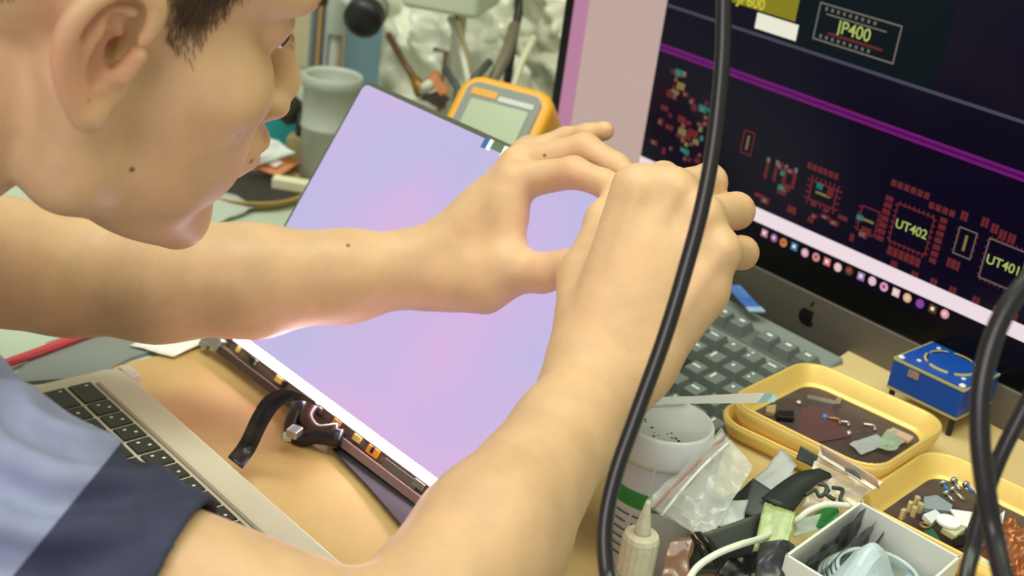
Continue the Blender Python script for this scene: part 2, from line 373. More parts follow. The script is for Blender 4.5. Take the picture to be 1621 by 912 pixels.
for s in (1, -1):   # ears
    def ep(y, z, out=0): y = y*.90-.001; z = z*.83+.004; return (s*(.0745+out+max(0, -y)*.45+max(0, z)*.12), y, z)
    def cat2(pts, n=5):
        P = [Vector((p[0], p[1], r)) for p, r in pts]; return [((q.x, q.y), q.z) for q in spline(P, n)]
    B.ell(hw(*ep(-.011, .004, .000)), np.array((.0040, .014, .026))*HS, HM @ np.array([[.92, s*-.39, 0], [s*.39, .92, 0], [0, 0, 1]]), .004)
    Cn(ep(-.004, -.012, -.006), ep(-.010, .018, -.008), .010, .010, .008)
    hel = cat2(list(zip([(.012, .012), (.0145, .026), (.010, .039), (-.004, .0425), (-.017, .036), (-.0245, .020), (-.0235, .002), (-.0175, -.014), (-.0095, -.026), (-.003, -.0325)], [.0022, .0032, .0040, .0042, .0043, .0044, .0045, .0046, .0054, .0062])))
    for i in range(len(hel)-1): Cn(ep(*hel[i][0], .0045), ep(*hel[i+1][0], .0045), hel[i][1], hel[i+1][1], .0022)
    Cn(ep(-.003, -.032, .004), ep(.008, -.022, -.003), .0060, .0052, .006)
    anti = cat2(list(zip([(.004, .028), (-.007, .024), (-.0135, .013), (-.0150, .000), (-.011, -.012), (-.002, -.019)], [.0026, .0032, .0034, .0034, .0034, .0036])))
    for i in range(len(anti)-1): Cn(ep(*anti[i][0], .0030), ep(*anti[i+1][0], .0030), anti[i][1], anti[i+1][1], .0025)
    E(ep(-.003, .001, .006), (.0065, .0075, .0135), .003, True)
    E(ep(.003, .002, -.004), (.013, .0040, .0085), .003, True)
    E(ep(-.002, .022, .006), (.0045, .006, .0045), .003, True)
    Cn(ep(.0135, .003, .001), ep(.0095, -.010, .0015), .0040, .0042, .004)
V, Fq = B.surface(2)
person = thing('person', 'person in a blue-grey shirt bending over the glowing screen, hands pinched together', 'person', (-.62, -.1, -.29))
off = np.array(person.location)
body = bpy.data.objects.new('body', np_mesh('body', V-off, Fq, [M_skin])); COL.objects.link(body); body.parent = person
# moles: small dark pigment spots
_nt = M_skin.node_tree; _b = _nt.nodes['Principled BSDF']; _src = _b.inputs['Base Color'].links[0].from_socket
_tc = _nt.nodes.new('ShaderNodeTexCoord')
def nearest_on_ray(u):   # surface point closest to a sight line, to place a mole on the skin
    d = np.array(u[1])-np.array(u[0]); d /= np.linalg.norm(d); w = V-np.array(u[0]); t = w @ d; e = np.linalg.norm(w-t[:, None]*d, axis=1)
    c = np.where(e < .003)[0]; return V[c[np.argmin(t[c])]]-off if len(c) else None
for ray_, rad in ((((-0.2647, 0.1291, 0.3715), (-0.8823, 0.4304, 0.1254)), .0016), (((-0.2282, 0.1629, 0.3635), (-0.7605, 0.5429, 0.0986)), .0016), (((-0.2080, 0.1992, 0.3875), (-0.6934, 0.6641, 0.1786)), .0014), (((-0.2767, 0.1250, 0.3853), (-0.9223, 0.4166, 0.1712)), .0010), (((-0.2520, 0.1488, 0.3815), (-0.8399, 0.4961, 0.1585)), .0009)):
    q = nearest_on_ray(ray_)
    if q is None: continue
    dn = _nt.nodes.new('ShaderNodeVectorMath'); dn.operation = 'DISTANCE'; dn.inputs[1].default_value = tuple(q); _nt.links.new(_tc.outputs['Object'], dn.inputs[0])
    mr = _nt.nodes.new('ShaderNodeMapRange'); mr.inputs['From Min'].default_value = rad*.5; mr.inputs['From Max'].default_value = rad*1.2; mr.inputs['To Min'].default_value = .8; mr.inputs['To Max'].default_value = 0
    _nt.links.new(dn.outputs['Value'], mr.inputs['Value'])
    mx = _nt.nodes.new('ShaderNodeMix'); mx.data_type = 'RGBA'; mx.inputs['B'].default_value = (.09, .035, .015, 1)
    _nt.links.new(mr.outputs[0], mx.inputs['Factor']); _nt.links.new(_src, mx.inputs['A']); _src = mx.outputs['Result']
# redder skin on the ears and lips
def skin_patch(c, r0, r1, col, amt):
    global _src
    dn = _nt.nodes.new('ShaderNodeVectorMath'); dn.operation = 'DISTANCE'; dn.inputs[1].default_value = tuple(np.array(c)-off); _nt.links.new(_tc.outputs['Object'], dn.inputs[0])
    mr = _nt.nodes.new('ShaderNodeMapRange'); mr.inputs['From Min'].default_value = r0; mr.inputs['From Max'].default_value = r1; mr.inputs['To Min'].default_value = amt; mr.inputs['To Max'].default_value = 0
    _nt.links.new(dn.outputs['Value'], mr.inputs['Value'])
    mx = _nt.nodes.new('ShaderNodeMix'); mx.data_type = 'RGBA'; mx.inputs['B'].default_value = (*col, 1)
    _nt.links.new(mr.outputs[0], mx.inputs['Factor']); _nt.links.new(_src, mx.inputs['A']); _src = mx.outputs['Result']
skin_patch(hw(.085, -.012, .006), .018, .030, (.72, .33, .20), .55)
for _p, _a in ((lm[0], .3), ((-0.5747, 0.5813, 0.2127), .4), ((-0.5925, 0.6066, 0.2200), .35), ((-0.5928, 0.5599, 0.1711), .4), (mcp[1], .35), (mcp[2], .25), (pip[2], .3), (pip[3], .3), ((-0.5548, 0.5507, 0.1553), .25)): skin_patch(_p, .006, .020, (.74, .36, .22), _a)
skin_patch(hw(0, .106, -.064), .014, .022, (.62, .25, .20), .7)
_nt.links.new(_src, _b.inputs['Base Color'])
# eyes
for s in (1, -1):
    mb = MB(); mb.lathe([(max(1e-7, .0118*math.sin(math.pi*i/12)), -.0118*math.cos(math.pi*i/12)) for i in range(13)], hw(s*.033, .0795, .0135), 20)
    mb.build('eye', mat('eye_white', '#d8d2c4', rough=.2), person, True)
    mb = MB(); c = Vector(hw(s*.033, .0795, .0135)); d = Vector(HM @ np.array((0, .9, -.43)))
    mb.tube([c+d*.0105, c+d*.0121], [.0056, .0050], 16); mb.build('iris', mat('iris_brown', '#23150d', rough=.15), person)
# hair, brows, lashes
Lh = ((V-HO) @ HM)/HS
def hairline(y, ax):
    return np.interp(y, [-.12, -.075, -.052, -.036, -.026, .010, .018, .026, .038, .046, .056, .070, .095], [-.055, -.04, -.005, .026, .048, .046, .034, .008, .006, .022, .046, .066, .082])
def is_hair(L, j=0): return (L[:, 2]+j > hairline(L[:, 1], abs(L[:, 0]))) & (np.linalg.norm(L-np.array((0, -.01, .05)), axis=1) < .13) & (((np.abs(L[:, 0]) < .0795) & ((L[:, 1] > .012) | (L[:, 1] < -.036))) | (L[:, 2] > .052))
rng = np.random.default_rng(3)
hmask = is_hair(Lh, rng.normal(0, .003, len(Lh))) & (Lh[:, 2] > -.06) & (((V-HO)**2).sum(1) < .2**2)
N = np.zeros_like(V); fn = np.cross(V[Fq[:, 2]]-V[Fq[:, 0]], V[Fq[:, 3]]-V[Fq[:, 1]])
for k in range(4):
    for a in range(3): N[:, a] += np.bincount(Fq[:, k], fn[:, a], len(V))
N /= np.maximum(np.linalg.norm(N, axis=1), 1e-12)[:, None]
inner = is_hair(Lh-np.array((0, 0, .010)), rng.normal(0, .004, len(Lh))); ids = np.where(hmask & (inner | (rng.random(len(Lh)) < .45)))[0]; vs = []; fs = []; idx = 0
strand_v = []; 
def strands(roots, nrm, dirs, length, r):
    global idx
    P0 = roots; P1 = roots+dirs*length[:, None]*.5+nrm*length[:, None]*.16; P2 = roots+dirs*length[:, None]+nrm*length[:, None]*.08
    side = np.cross(dirs, nrm); side /= np.maximum(np.linalg.norm(side, axis=1), 1e-9)[:, None]
    out = []
    for Pk, rr in ((P0, r), (P1, r*.8)):
        for ang in (0, 2.09, 4.19): out.append(Pk+side*rr*math.cos(ang)+nrm*rr*math.sin(ang))
    out.append(P2); A = np.stack(out, 1).reshape(-1, 3); n = len(roots); o = np.arange(n)[:, None]*7+idx
    f = np.concatenate([o+np.array(t) for t in ((0, 1, 4, 3), (1, 2, 5, 4), (2, 0, 3, 5), (3, 4, 6, 6), (4, 5, 6, 6), (5, 3, 6, 6))])
    idx += 7*n; return A, f
L_ = Lh[ids]; n_ = N[ids]
dl = np.stack([np.zeros(len(ids)), np.where(L_[:, 2] > .10, 1.0, .25)*np.ones(len(ids)), np.where(L_[:, 2] > .10, -.2, -1.0)], 1)+rng.normal(0, .22, (len(ids), 3))
dw = dl @ HM.T; dw -= n_*(dw*n_).sum(1)[:, None]; dw /= np.linalg.norm(dw, axis=1)[:, None]
ln = np.clip((L_[:, 2]-hairline(L_[:, 1], 0))*.35, .002, .016)+rng.uniform(.002, .006, len(ids))
ln = np.where((L_[:, 1] < -.03) & (L_[:, 2] < .06), ln*.5, ln)
def tri_mesh(name, A, f, m, parent):
    me = bpy.data.meshes.new(name); me.from_pydata([tuple(x) for x in A-np.array(origin(parent))], [], [tuple(q) if q[2] != q[3] else tuple(q[:3]) for q in f.tolist()]); me.materials.append(m)
    o = bpy.data.objects.new(name, me); COL.objects.link(o); o.parent = parent; return o
A, f = strands(V[ids]+n_*.0003, n_, dw, ln, .00022)
# a thin scalp layer under the strands
fm = (hmask & inner)[Fq].all(1); Fs = Fq[fm]; used = np.unique(Fs); remap = np.full(len(V), -1); remap[used] = np.arange(len(used))+len(A)
A = np.concatenate([A, V[used]+N[used]*.0007]); f = np.concatenate([f, remap[Fs]])
hair = tri_mesh('hair', A, f, M_hair, person); hair['kind'] = 'stuff'; hair['label'] = 'short dark brown hair with a tapered sideburn'
for s in (1, -1):
    sel = (s*Lh[:, 0] > .010) & (s*Lh[:, 0] < .052) & (np.abs(Lh[:, 2]-(.040+.05*np.maximum(0, .03-np.abs(s*Lh[:, 0]-.035))-.0)) < .0038) & (Lh[:, 1] > .06)
    k = np.where(sel)[0]; k = np.repeat(k, 2); idx = 0
    d = (np.array((s*1.0, -.1, -.15))+rng.normal(0, .2, (len(k), 3))) @ HM.T; d -= N[k]*(d*N[k]).sum(1)[:, None]; d /= np.linalg.norm(d, axis=1)[:, None]
    if len(k):
        A, f = strands(V[k]+rng.normal(0, .0008, (len(k), 3)), N[k], d, rng.uniform(.005, .008, len(k)), .0002); tri_mesh('eyebrow', A, f, M_hair, person)
    t = np.linspace(-1, 1, 22); rt_ = np.array([hw(s*(.033+.0125*a), .0915-.004*a*a, .0125-.002*a*a) for a in t]); idx = 0
    d = np.tile(HM @ np.array((0, .8, -.6)), (22, 1))+rng.normal(0, .12, (22, 3)); nn = np.tile(HM @ np.array((0, .6, .8)), (22, 1))
    A, f = strands(rt_, nn, d, np.full(22, .0050), .00018); tri_mesh('eyelashes', A, f, M_hair, person)

# shirt
S = Field((-1.0, -.45, -.32), (-.30, .30, .36), .0021)
ax_r = (el_r-sh_r)/np.linalg.norm(el_r-sh_r)
S.cone((-.63, .03, .12), (-.63, -.20, -.26), .125, .14, .03, wide=(1, 0, 0), flat=.78)
S.cone((-.53, .055, .145), (-.72, .06, .155), .092, .092, .03)
S.cone((-.57, .07, .165), (-.69, .075, .17), .07, .07, .03)
S.cone((-.640, .10, .19), (-.642, .06, .17), .074, .085, .02)
S.cone(sh_r-ax_r*.02, sh_r+ax_r*.035, .076, .056, .03)
S.cone(sh_r+ax_r*.035, sh_r+ax_r*.124, .053, .0468, .015)
S.cone((-.76, .07, .165), sh_l+(el_l-sh_l)*.42, .088, .066, .03)

# open the sleeve ends and the neck
S.cone(sh_r+ax_r*.070, el_r+ax_r*.05, .0437, .0437, .002, sub=True)
_rg = S.region(sh_r+ax_r*.10-.09, sh_r+ax_r*.10+.11, 0); _sl, _X, _Y, _Z = _rg
_t = (_X-sh_r[0])*ax_r[0]+(_Y-sh_r[1])*ax_r[1]+(_Z-sh_r[2])*ax_r[2]-.112; S.d[_sl] = np.where(_X > -.60, np.maximum(S.d[_sl], _t), S.d[_sl])
S.cone(sh_l+(el_l-sh_l)*.36, el_l, .058, .056, .006, sub=True)
S.cone((-.640, .10, .19), hw(0, -.028, -.03), .066, .066, .006, sub=True)
V2, F2 = S.surface(5)
# cloth folds: creases running round the armpit, softer ones on the sleeve
N2 = np.zeros_like(V2); fn2 = np.cross(V2[F2[:, 2]]-V2[F2[:, 0]], V2[F2[:, 3]]-V2[F2[:, 1]])
for k in range(4):
    for a in range(3): N2[:, a] += np.bincount(F2[:, k], fn2[:, a], len(V2))
N2 /= np.maximum(np.linalg.norm(N2, axis=1), 1e-12)[:, None]
_p0 = np.array((-0.4892, 0.2214, 0.1895)); _rr = np.linalg.norm((V2-_p0)*np.array((1, 1, 1.15)), axis=1)
_nz = np.array([noise.noise(Vector(v)*14)+.5*noise.noise(Vector(v)*31) for v in V2]); _w = np.sin(2*math.pi*_rr/.0255+_nz*2.4)
_tt = (V2-sh_r) @ ax_r; _fade = np.clip((.125-_tt)/.05, 0, 1)
_up = (V2-_p0) @ np.array((-.17, .11, .91)); _amp = np.where(V2[:, 0] > -.62, 1, .4)*np.interp(_rr, [0, .015, .05, .16, .25], [0, .5, 1, 1, .3])
V2 = V2+N2*((.0042*np.sign(_w)*np.abs(_w)**.8*_amp*(.35+.65*_fade)*np.clip((.103-_tt)/.02, 0, 1))+.0014*_nz*np.clip((.108-_tt)/.02, 0, 1))[:, None]
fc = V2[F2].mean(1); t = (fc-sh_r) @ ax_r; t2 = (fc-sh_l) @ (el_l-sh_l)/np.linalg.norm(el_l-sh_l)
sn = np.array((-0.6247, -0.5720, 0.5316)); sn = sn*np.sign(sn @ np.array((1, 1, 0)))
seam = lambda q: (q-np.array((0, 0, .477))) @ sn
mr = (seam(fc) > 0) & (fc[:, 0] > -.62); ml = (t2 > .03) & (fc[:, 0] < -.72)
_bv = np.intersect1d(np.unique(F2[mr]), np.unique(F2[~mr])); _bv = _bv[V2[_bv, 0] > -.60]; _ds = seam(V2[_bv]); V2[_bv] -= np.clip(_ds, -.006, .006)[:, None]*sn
def sub_mesh(name, mask, m, parent):
    f = F2[mask]; lab = np.arange(len(V2))
    for _ in range(400):   # keep the main piece of cloth only
        m_ = lab[f].min(1); new = lab.copy(); [np.minimum.at(new, f[:, k], m_) for k in range(4)]; new = new[new]
        if (new == lab).all(): break
        lab = new
    ll, cn = np.unique(lab[f[:, 0]], return_counts=True); f = f[lab[f[:, 0]] == ll[np.argmax(cn)]]; u = np.unique(f); rm = np.full(len(V2), -1); rm[u] = np.arange(len(u))
    o = bpy.data.objects.new(name, np_mesh(name, V2[u]-np.array(origin(parent)), rm[f], [m])); COL.objects.link(o); o.parent = parent; return o
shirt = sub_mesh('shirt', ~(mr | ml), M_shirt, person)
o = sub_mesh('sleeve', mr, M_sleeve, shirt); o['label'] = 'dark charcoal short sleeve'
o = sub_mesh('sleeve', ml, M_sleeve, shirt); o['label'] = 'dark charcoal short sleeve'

# ------------------------------------------------------------------ laptop base
t = thing('laptop', 'open silver laptop base with black keys under the person, its lid taken off', 'laptop', (-.644, .285, 0), rz=math.radians(1.5))
LW, LD = .304, .212
mb = MB(); mb.prism(rrect(-LW/2, -LD/2, LW/2, LD/2-.008, .012), .002, .0142); mb.build('body', M_alu, t, local=True, bevel=.0012)
mb = MB(); mb.box((-LW/2+.0095, LD/2-.004, .0082), (.019, .0082, .012)); mb.build('hinge_corner', M_alu, t, local=True, bevel=.001)
mb = MB(); mb.box((LW/2-.0095, LD/2-.004, .0082), (.019, .0082, .012)); mb.build('hinge_corner', M_alu, t, local=True, bevel=.001)
mb = MB(); mb.prism(rrect(-.1385, -.040, .1385, .0785, .003), .0142, .01445); mb.build('keyboard_well', mat('well_aluminium', '#d9d6c2', rough=.4, metal=.3), t, local=True)
mb = MB(); mb.box((0, .0738, .0150), (.268, .0024, .0012)); mb.build('well_edge_shadow', mat('well_shadow_grey', '#a9a28f', rough=.4, metal=.3), t, local=True)  # shadow line along the key well edge, modelled as a grey strip
mb = MB(); mb.prism(rrect(-.067, -.099, .067, -.040, .004), .0142, .0144); mb.build('trackpad', M_alu, t, local=True)
def key_mesh(w, d, legends, km, lm, h=.0014, ls=.0016):
    mb = MB(); mb.box((0, 0, h/2), (w, d, h), taper=.94)
    mb.m = 1
    for (lx, ly) in legends: mb.box((lx*w, ly*d, h+.00012), (ls, ls*1.25, .00024))
    return mb.mesh('key', [km, lm])
km1 = key_mesh(.0163, .0163, [(-.22, -.12), (.12, .20)], M_key, M_legend); km2 = key_mesh(.0163, .0163, [(0, .05)], M_key, M_legend)
kw = key_mesh(.0265, .0163, [(-.32, .2)], M_key, M_legend); ksp = key_mesh(.104, .0163, [], M_key, M_legend)
def put(me, x, y, z, parent, name='key', rx=0):
    o = bpy.data.objects.new(name, me); COL.objects.link(o); o.parent = parent; o.location = (x, y, z); o.rotation_euler = (rx, 0, 0); return o
for r in range(5):
    y = .0615-r*.0189
    if r == 4:
        for k, x in enumerate((-.128, -.109, -.090, .092, .111, .130)): put(km2, x, y, .01445, t)
        put(ksp, 0, y, .01445, t); continue
    x = -.1375+.0265/2 if r in (0, 1, 2, 3) else 0
    put(kw, x, y, .01445, t); x += .0265/2+.0024+.0163/2
    for k in range(12): put(km1 if r == 0 else km2, x+k*.0188, y, .01445, t)
    put(kw, .1375-.0105, y, .01445, t).scale = (.78, 1, 1)
# ribbon cable from the laptop to the lid
pts = spline([(-0.6425, 0.3851, 0.0160), (-0.6514, 0.3991, 0.0200), (-0.6471, 0.4048, 0.0405), (-0.6447, 0.4119, 0.0529), (-0.6342, 0.4190, 0.0615), (-0.6162, 0.4215, 0.0656)], 7)
rb = blade(pts, .0135, [(.78, .2, -.15)]*len(pts)).build('ribbon_cable', mat('ribbon_black', '#1d191b', rough=.35), None, solid=.0007, smooth=True)
tag(rb, 'black flat ribbon cable arching from the laptop to the lit screen', 'cable')

# ------------------------------------------------------------------ lit display lid
bl = Vector((-0.8047, 0.4655, 0.0180)); ex = Vector((.9992, .0380, 0)); hp = Vector((-.0380, .9992, 0)); TH = math.radians(59)
ey = (hp*math.cos(TH)+Vector((0, 0, 1))*math.sin(TH)).normalized(); en = ex.cross(ey).normalized()   # en points to the viewer side
if en.y > 0: en = -en
def LP(x, y, z=0): return bl+ex*x+ey*y+en*z
LM = Matrix((ex, ey, en)).transposed()
lid = thing('laptop_display', 'lilac glowing laptop screen panel leaning back with its bezel removed', 'screen', (bl.x+.15, bl.y+.05, 0))
def lprism(poly, z0, z1, name, m, parent=lid, bevel=0, sm=False):
    mb = MB(); n = len(poly); vs = [LP(p[0], p[1], z0) for p in poly]+[LP(p[0], p[1], z1) for p in poly]
    mb.add(vs, [tuple(reversed(range(n))), tuple(range(n, 2*n))]+[(i, (i+1) % n, n+(i+1) % n, n+i) for i in range(n)])
    return mb.build(name, m, parent, bevel=bevel)
lprism(rrect(0, 0, .304, .223, .008), -.0052, -.0012, 'back_shell', mat('lid_shell', '#6d6f5c', rough=.4, metal=.4), bevel=.0008)
lprism(rrect(.0008, .001, .3032, .2222, .0075), -.0012, -.0002, 'rubber_gasket', mat('gasket_olive', '#5c5f4e', rough=.5))
M_panel = mat('panel_light', '#000000', rough=.35, spec=.25, emit='#c8bfe6', es=1.08)
nt = M_panel.node_tree; tc = nt.nodes.new('ShaderNodeTexCoord'); nz = nt.nodes.new('ShaderNodeTexNoise'); nz.inputs['Scale'].default_value = 7; nz.inputs['Detail'].default_value = 1
nt.links.new(tc.outputs['Object'], nz.inputs['Vector']); cr = nt.nodes.new('ShaderNodeValToRGB')
cr.color_ramp.elements[0].position = .40; cr.color_ramp.elements[0].color = (*lin('#c3bae4'), 1); cr.color_ramp.elements[1].position = .66; cr.color_ramp.elements[1].color = (*lin('#e0b4e2'), 1)
nt.links.new(nz.outputs['Fac'], cr.inputs[0]); nt.links.new(cr.outputs[0], nt.nodes['Principled BSDF'].inputs['Emission Color'])
lprism(rrect(.0032, .0085, .3008, .2192, .005), -.0002, .0002, 'glowing_panel', M_panel)
lprism([(.0025, .0022), (.3015, .0022), (.3015, .0085), (.0025, .0085)], -.0002, .0006, 'white_backlight_strip', mat('strip_light', '#000000', emit=(1, .74, .88), es=32))
# camera notch at the top edge
for i, (x0, x1, m) in enumerate(((.1425, .1475, 'sensor_blue'), (.1475, .1515, 'sensor_white'), (.1515, .1625, 'sensor_green'), (.1625, .1665, 'sensor_white'), (.1665, .1710, 'sensor_blue'))):
    c = {'sensor_blue': '#3d6bb5', 'sensor_white': '#f2f4f8', 'sensor_green': '#5f7a63'}[m]
    lprism([(x0, .2125+.002*(i == 2)), (x1, .2125+.002*(i == 2)), (x1, .2205), (x0, .2205)], .0002, .0007, 'camera_module_piece', mat(m, c, rough=.4))
# hinge bar and boards along the bottom
def lbox(x0, x1, y0, y1, z0, z1, name, m, bevel=.0004): return lprism([(x0, y0), (x1, y0), (x1, y1), (x0, y1)], z0, z1, name, m, bevel=bevel)
lbox(.004, .300, -.0060, .0018, -.0035, -.0010, 'driver_board', mat('board_brown', '#5b4a38', rough=.5, noise_amt=.5, nscale=160))
lbox(.006, .118, -.0125, -.0065, -.001, .0045, 'hinge_cover_bar', M_brownb)
lbox(.150, .300, -.0125, -.0065, -.001, .0035, 'hinge_cover_bar', mat('bar_mauve', '#8a6f6c', rough=.45, metal=.3))
lbox(-.010, .010, -.012, -.002, .000, .007, 'hinge_bracket', M_metal, .001)
lbox(-.013, -.002, -.016, -.008, .002, .006, 'hinge_bracket', M_metal, .001)
lbox(-.004, .006, -.001, .004, .000, .005, 'hinge_bracket', M_dark, .001)
for i, x in enumerate((.022, .040, .047, .075, .083, .128, .170, .190, .236, .262)):
    lbox(x, x+(.004, .008, .003, .010, .004)[i % 5], -.004, .0005, -.001, .0008, 'board_component', (M_gold, M_black, M_metal)[i % 3])
for x0, x1 in ((.146, .154), (.186, .198), (.254, .272)): lbox(x0, x1, -.0055, .0005, -.001, .0003, 'orange_tape', mat('tape_orange', '#d98a2c', rough=.5))
lbox(.205, .240, -.0065, -.0005, -.001, .0006, 'grey_board', mat('board_grey', '#5a5048', rough=.6))
# dark hinge lump with bundled cables
mb = MB(); mb.tube(spline([LP(.112, -.004, .004), LP(.122, -.010, .010), LP(.128, -.020, .013), LP(.140, -.022, .013), LP(.150, -.014, .010), LP(.166, -.007, .005)], 6), .0062, 10); mb.build('cable_bundle', mat('bundle_black', '#1b1820', rough=.35), lid, True)
mb = MB(); mb.tube(spline([LP(.126, .0, .006), LP(.134, -.009, .012), LP(.148, -.012, .011), LP(.160, -.004, .006)], 6), .0050, 8); mb.build('cable_bundle', mat('bundle_brown', '#3b2720', rough=.4), lid, True)
mb = MB(); mb.box((-0.6555, 0.4371, 0.0180), (.008, .010, .006), Matrix.Rotation(.5, 3, 'Z')); mb.build('screw_bracket', M_metal, lid, bevel=.001)
mb = MB(); mb.box((-0.6605, 0.4352, 0.0120), (.006, .007, .004), Matrix.Rotation(.9, 3, 'Z')); mb.build('screw_bracket', mat('bracket_pale', '#b9c8bd', rough=.3, metal=.6), lid, bevel=.001)
# long black strip lying along the lid
st = [Vector((-0.6397, 0.4677, 0.0070)), Vector((-0.5916, 0.4629, 0.0070)), Vector((-0.5431, 0.4556, 0.0070)), Vector((-0.5056, 0.4496, 0.0060))]
blade(spline(st, 4), .018, (.15, 1, .1)).build('flat_antenna_cable', M_dark, lid, solid=.0012)

# ------------------------------------------------------------------ brown work board and left desk things
structureless = MB().prism([(-0.8213, 0.4021), (-0.8227, 0.4642), (-0.8784, 0.5534), (-.56, .66), (-.40, .60), (-.30, .30), (-.35, .13), (-.80, .13)], .0002, .0018)
tag(structureless.build('brown_work_sheet', M_board), 'brown sheet of board under the laptop and the lit screen', 'board')
mt = thing('grey_mat', 'grey flat mat with a red edge behind the silver laptop corner', 'mat', (-0.8403, 0.4001, 0.0000))
mq = [(-0.8279, 0.3095), (-0.8753, 0.3588), (-0.8855, 0.4005), (-0.8630, 0.4486), (-0.8317, 0.4328), (-0.8262, 0.4009), (-0.8100, 0.3665)]
MB().prism(mq, .0002, .003).build('mat_sheet', mat('mat_grey', '#7d867f', rough=.6), mt)
mb = MB(); mb.tube([(-0.8407, 0.2838, 0.0060), (-0.8539, 0.3335, 0.0060), (-0.8702, 0.3886, 0.0060), (-0.8787, 0.4445, 0.0060)], .0035, 8); mb.build('red_edge', mat('red_edge', '#c23a3e', rough=.5), mt)
mb = MB(); mb.grid(crumple([(-0.8416, 0.4082, 0.0040), (-0.8108, 0.4288, 0.0040), (-0.8450, 0.5275, 0.0040), (-0.8809, 0.5071, 0.0040)], .002, 3, 10, 10), 10, 10)
tag(mb.build('paper_scrap', mat('paper_white', '#eceee6', rough=.8), smooth=True, solid=.0003), 'white paper scrap behind the brown board, below the left forearm', 'paper')
# ------------------------------------------------------------------ desktop monitor
MY = .858
mon = thing('desktop_monitor', 'large black glossy desktop monitor showing a circuit board layout', 'monitor', (-.56, MY+.02, 0))
MX0, MX1 = -.893, -.243; MZC = .0815; MZT = .525
MB().box(((MX0+MX1)/2, MY+.0095, (MZC+MZT)/2), (MX1-MX0, .019, MZT-MZC)).build('bezel', mat('bezel_black', '#050506', rough=.25, spec=.25), mon, bevel=.002)
MB().box(((MX0+MX1)/2, MY+.010, (.016+MZC)/2), (MX1-MX0, .020, MZC-.016)).build('chin', mat('chin_grey', '#6d675c', rough=.45, metal=.3), mon, bevel=.002)
MB().box(((MX0+MX1)/2, MY+.032, .30), (.56, .03, .36)).build('rear_shell', mat('rear_alu', '#b9b9b4', rough=.4, metal=.6), mon, bevel=.012)
MB().box(((MX0+MX1)/2, MY+.095, .006), (.19, .17, .012)).build('stand_foot', MATS['rear_alu'], mon, bevel=.003)
MB().box(((MX0+MX1)/2, MY+.070, .14), (.17, .012, .26)).build('stand_neck', MATS['rear_alu'], mon, bevel=.003)
SX0, SX1, SZ0, SZ1 = -.880, -.262, .104, .505
def plate(x0, z0, x1, z1, dy, name, m, parent=mon, th=.0002):
    mb = MB(); y = MY-dy
    return mb.box(((x0+x1)/2, y-th/2, (z0+z1)/2), (abs(x1-x0), th, abs(z1-z0))).build(name, m, parent)
M_scr = mat('screen_navy', '#04030c', rough=.22, spec=.22, emit='#08051a', es=.9)
plate(SX0, SZ0, SX1, SZ1, 0, 'screen', M_scr)
def em(name, col, s=1.0): return mat(name, '#000000', rough=.3, spec=.15, emit=col, es=s)
# pale window at the left of the screen
plate(-.8605, SZ0+.014, -.768, SZ1, .0002, 'window_panel', em('win_beige', '#cbb0a6', .95))
plate(SX0, SZ0+.014, -.8605, SZ1, .0002, 'window_sidebar', em('win_pink', '#c487a6', .95))
# upper application pane with a dark teal ground
def screen_poly(pts, dy, mb):
    n = len(pts); vs = [Vector((p[0], MY-dy, p[1])) for p in pts]+[Vector((p[0], MY-dy-.0001, p[1])) for p in pts]
    mb.add(vs, [tuple(range(n)), tuple(reversed(range(n, 2*n)))]+[(i, n+i, n+(i+1) % n, (i+1) % n) for i in range(n)])
def line(a, b, w, dy, mb):
    a = Vector(a); b = Vector(b); d = (b-a).normalized(); nn = Vector((-d.y, d.x))*w/2; screen_poly([a+nn, b+nn, b-nn, a-nn], dy, mb)
def srect(x0, z0, x1, z1, dy, mb): screen_poly([(x0, z0), (x1, z0), (x1, z1), (x0, z1)], dy, mb)
def outline(x0, z0, x1, z1, w, dy, mb):
    for q in ((x0, z0, x1, z0+w), (x0, z1-w, x1, z1), (x0, z0, x0+w, z1), (x1-w, z0, x1, z1)): srect(*q, dy, mb)
zd = (-0.6023, 0.2656)[1]
mb = MB(); srect(-.64, zd, -.50, .46, .0002, mb); mb.build('upper_pane', em('pane_teal', '#06161e', .8), mon)
mb = MB(); srect(-.767, zd-.0012, -.42, zd+.0014, .0005, mb); mb.build('pane_divider', em('divider', '#4b4a5a', .9), mon)
mb = MB(); a = (-0.5924, 0.2297)
for dz in (.0020, -.0022): srect(-.767, a[1]+dz-.0011, SX1, a[1]+dz+.0011, .0004, mb)
mb.build('purple_track', em('purple', '#7a1a78', .9), mon)
mb = MB(); srect(-.767, a[1]-.0011, SX1, a[1]+.0011, .0003, mb); mb.build('purple_track', em('purple_dark', '#4c1050', .9), mon)
# white strip and taskbar
z0, z1 = .1182, .1300
plate(-.768, z0, SX1, z1, .0004, 'status_strip', em('strip_white', '#f6e4ea', 1.0))
plate(SX0, SZ0, SX1, z0-.001, .0003, 'taskbar', em('taskbar', '#0a0713', .9))
icol = ['#c58aa0', '#8a5a9a', '#c98a3e', '#3f86a8', '#e0a8c2', '#d89a8a', '#e07a7a', '#f0c8cf', '#5a4a1e', '#a884c0', '#e6c4dc', '#e2a8cf', '#f0cfc8', '#e8b890', '#7a4ab8', '#5c4420', '#e89aa8']
ip = [(-0.6185, 0.1119), (-0.6082, 0.1115), (-0.5982, 0.1112), (-0.5872, 0.1119), (-0.5759, 0.1110), (-0.5648, 0.1115), (-0.5539, 0.1118), (-0.5432, 0.1114), (-0.5325, 0.1127), (-0.5212, 0.1125), (-0.5106, 0.1128), (-0.4996, 0.1125), (-0.4886, 0.1124), (-0.4783, 0.1123), (-0.4670, 0.1123), (-0.4560, 0.1126), (-0.4455, 0.1130)]
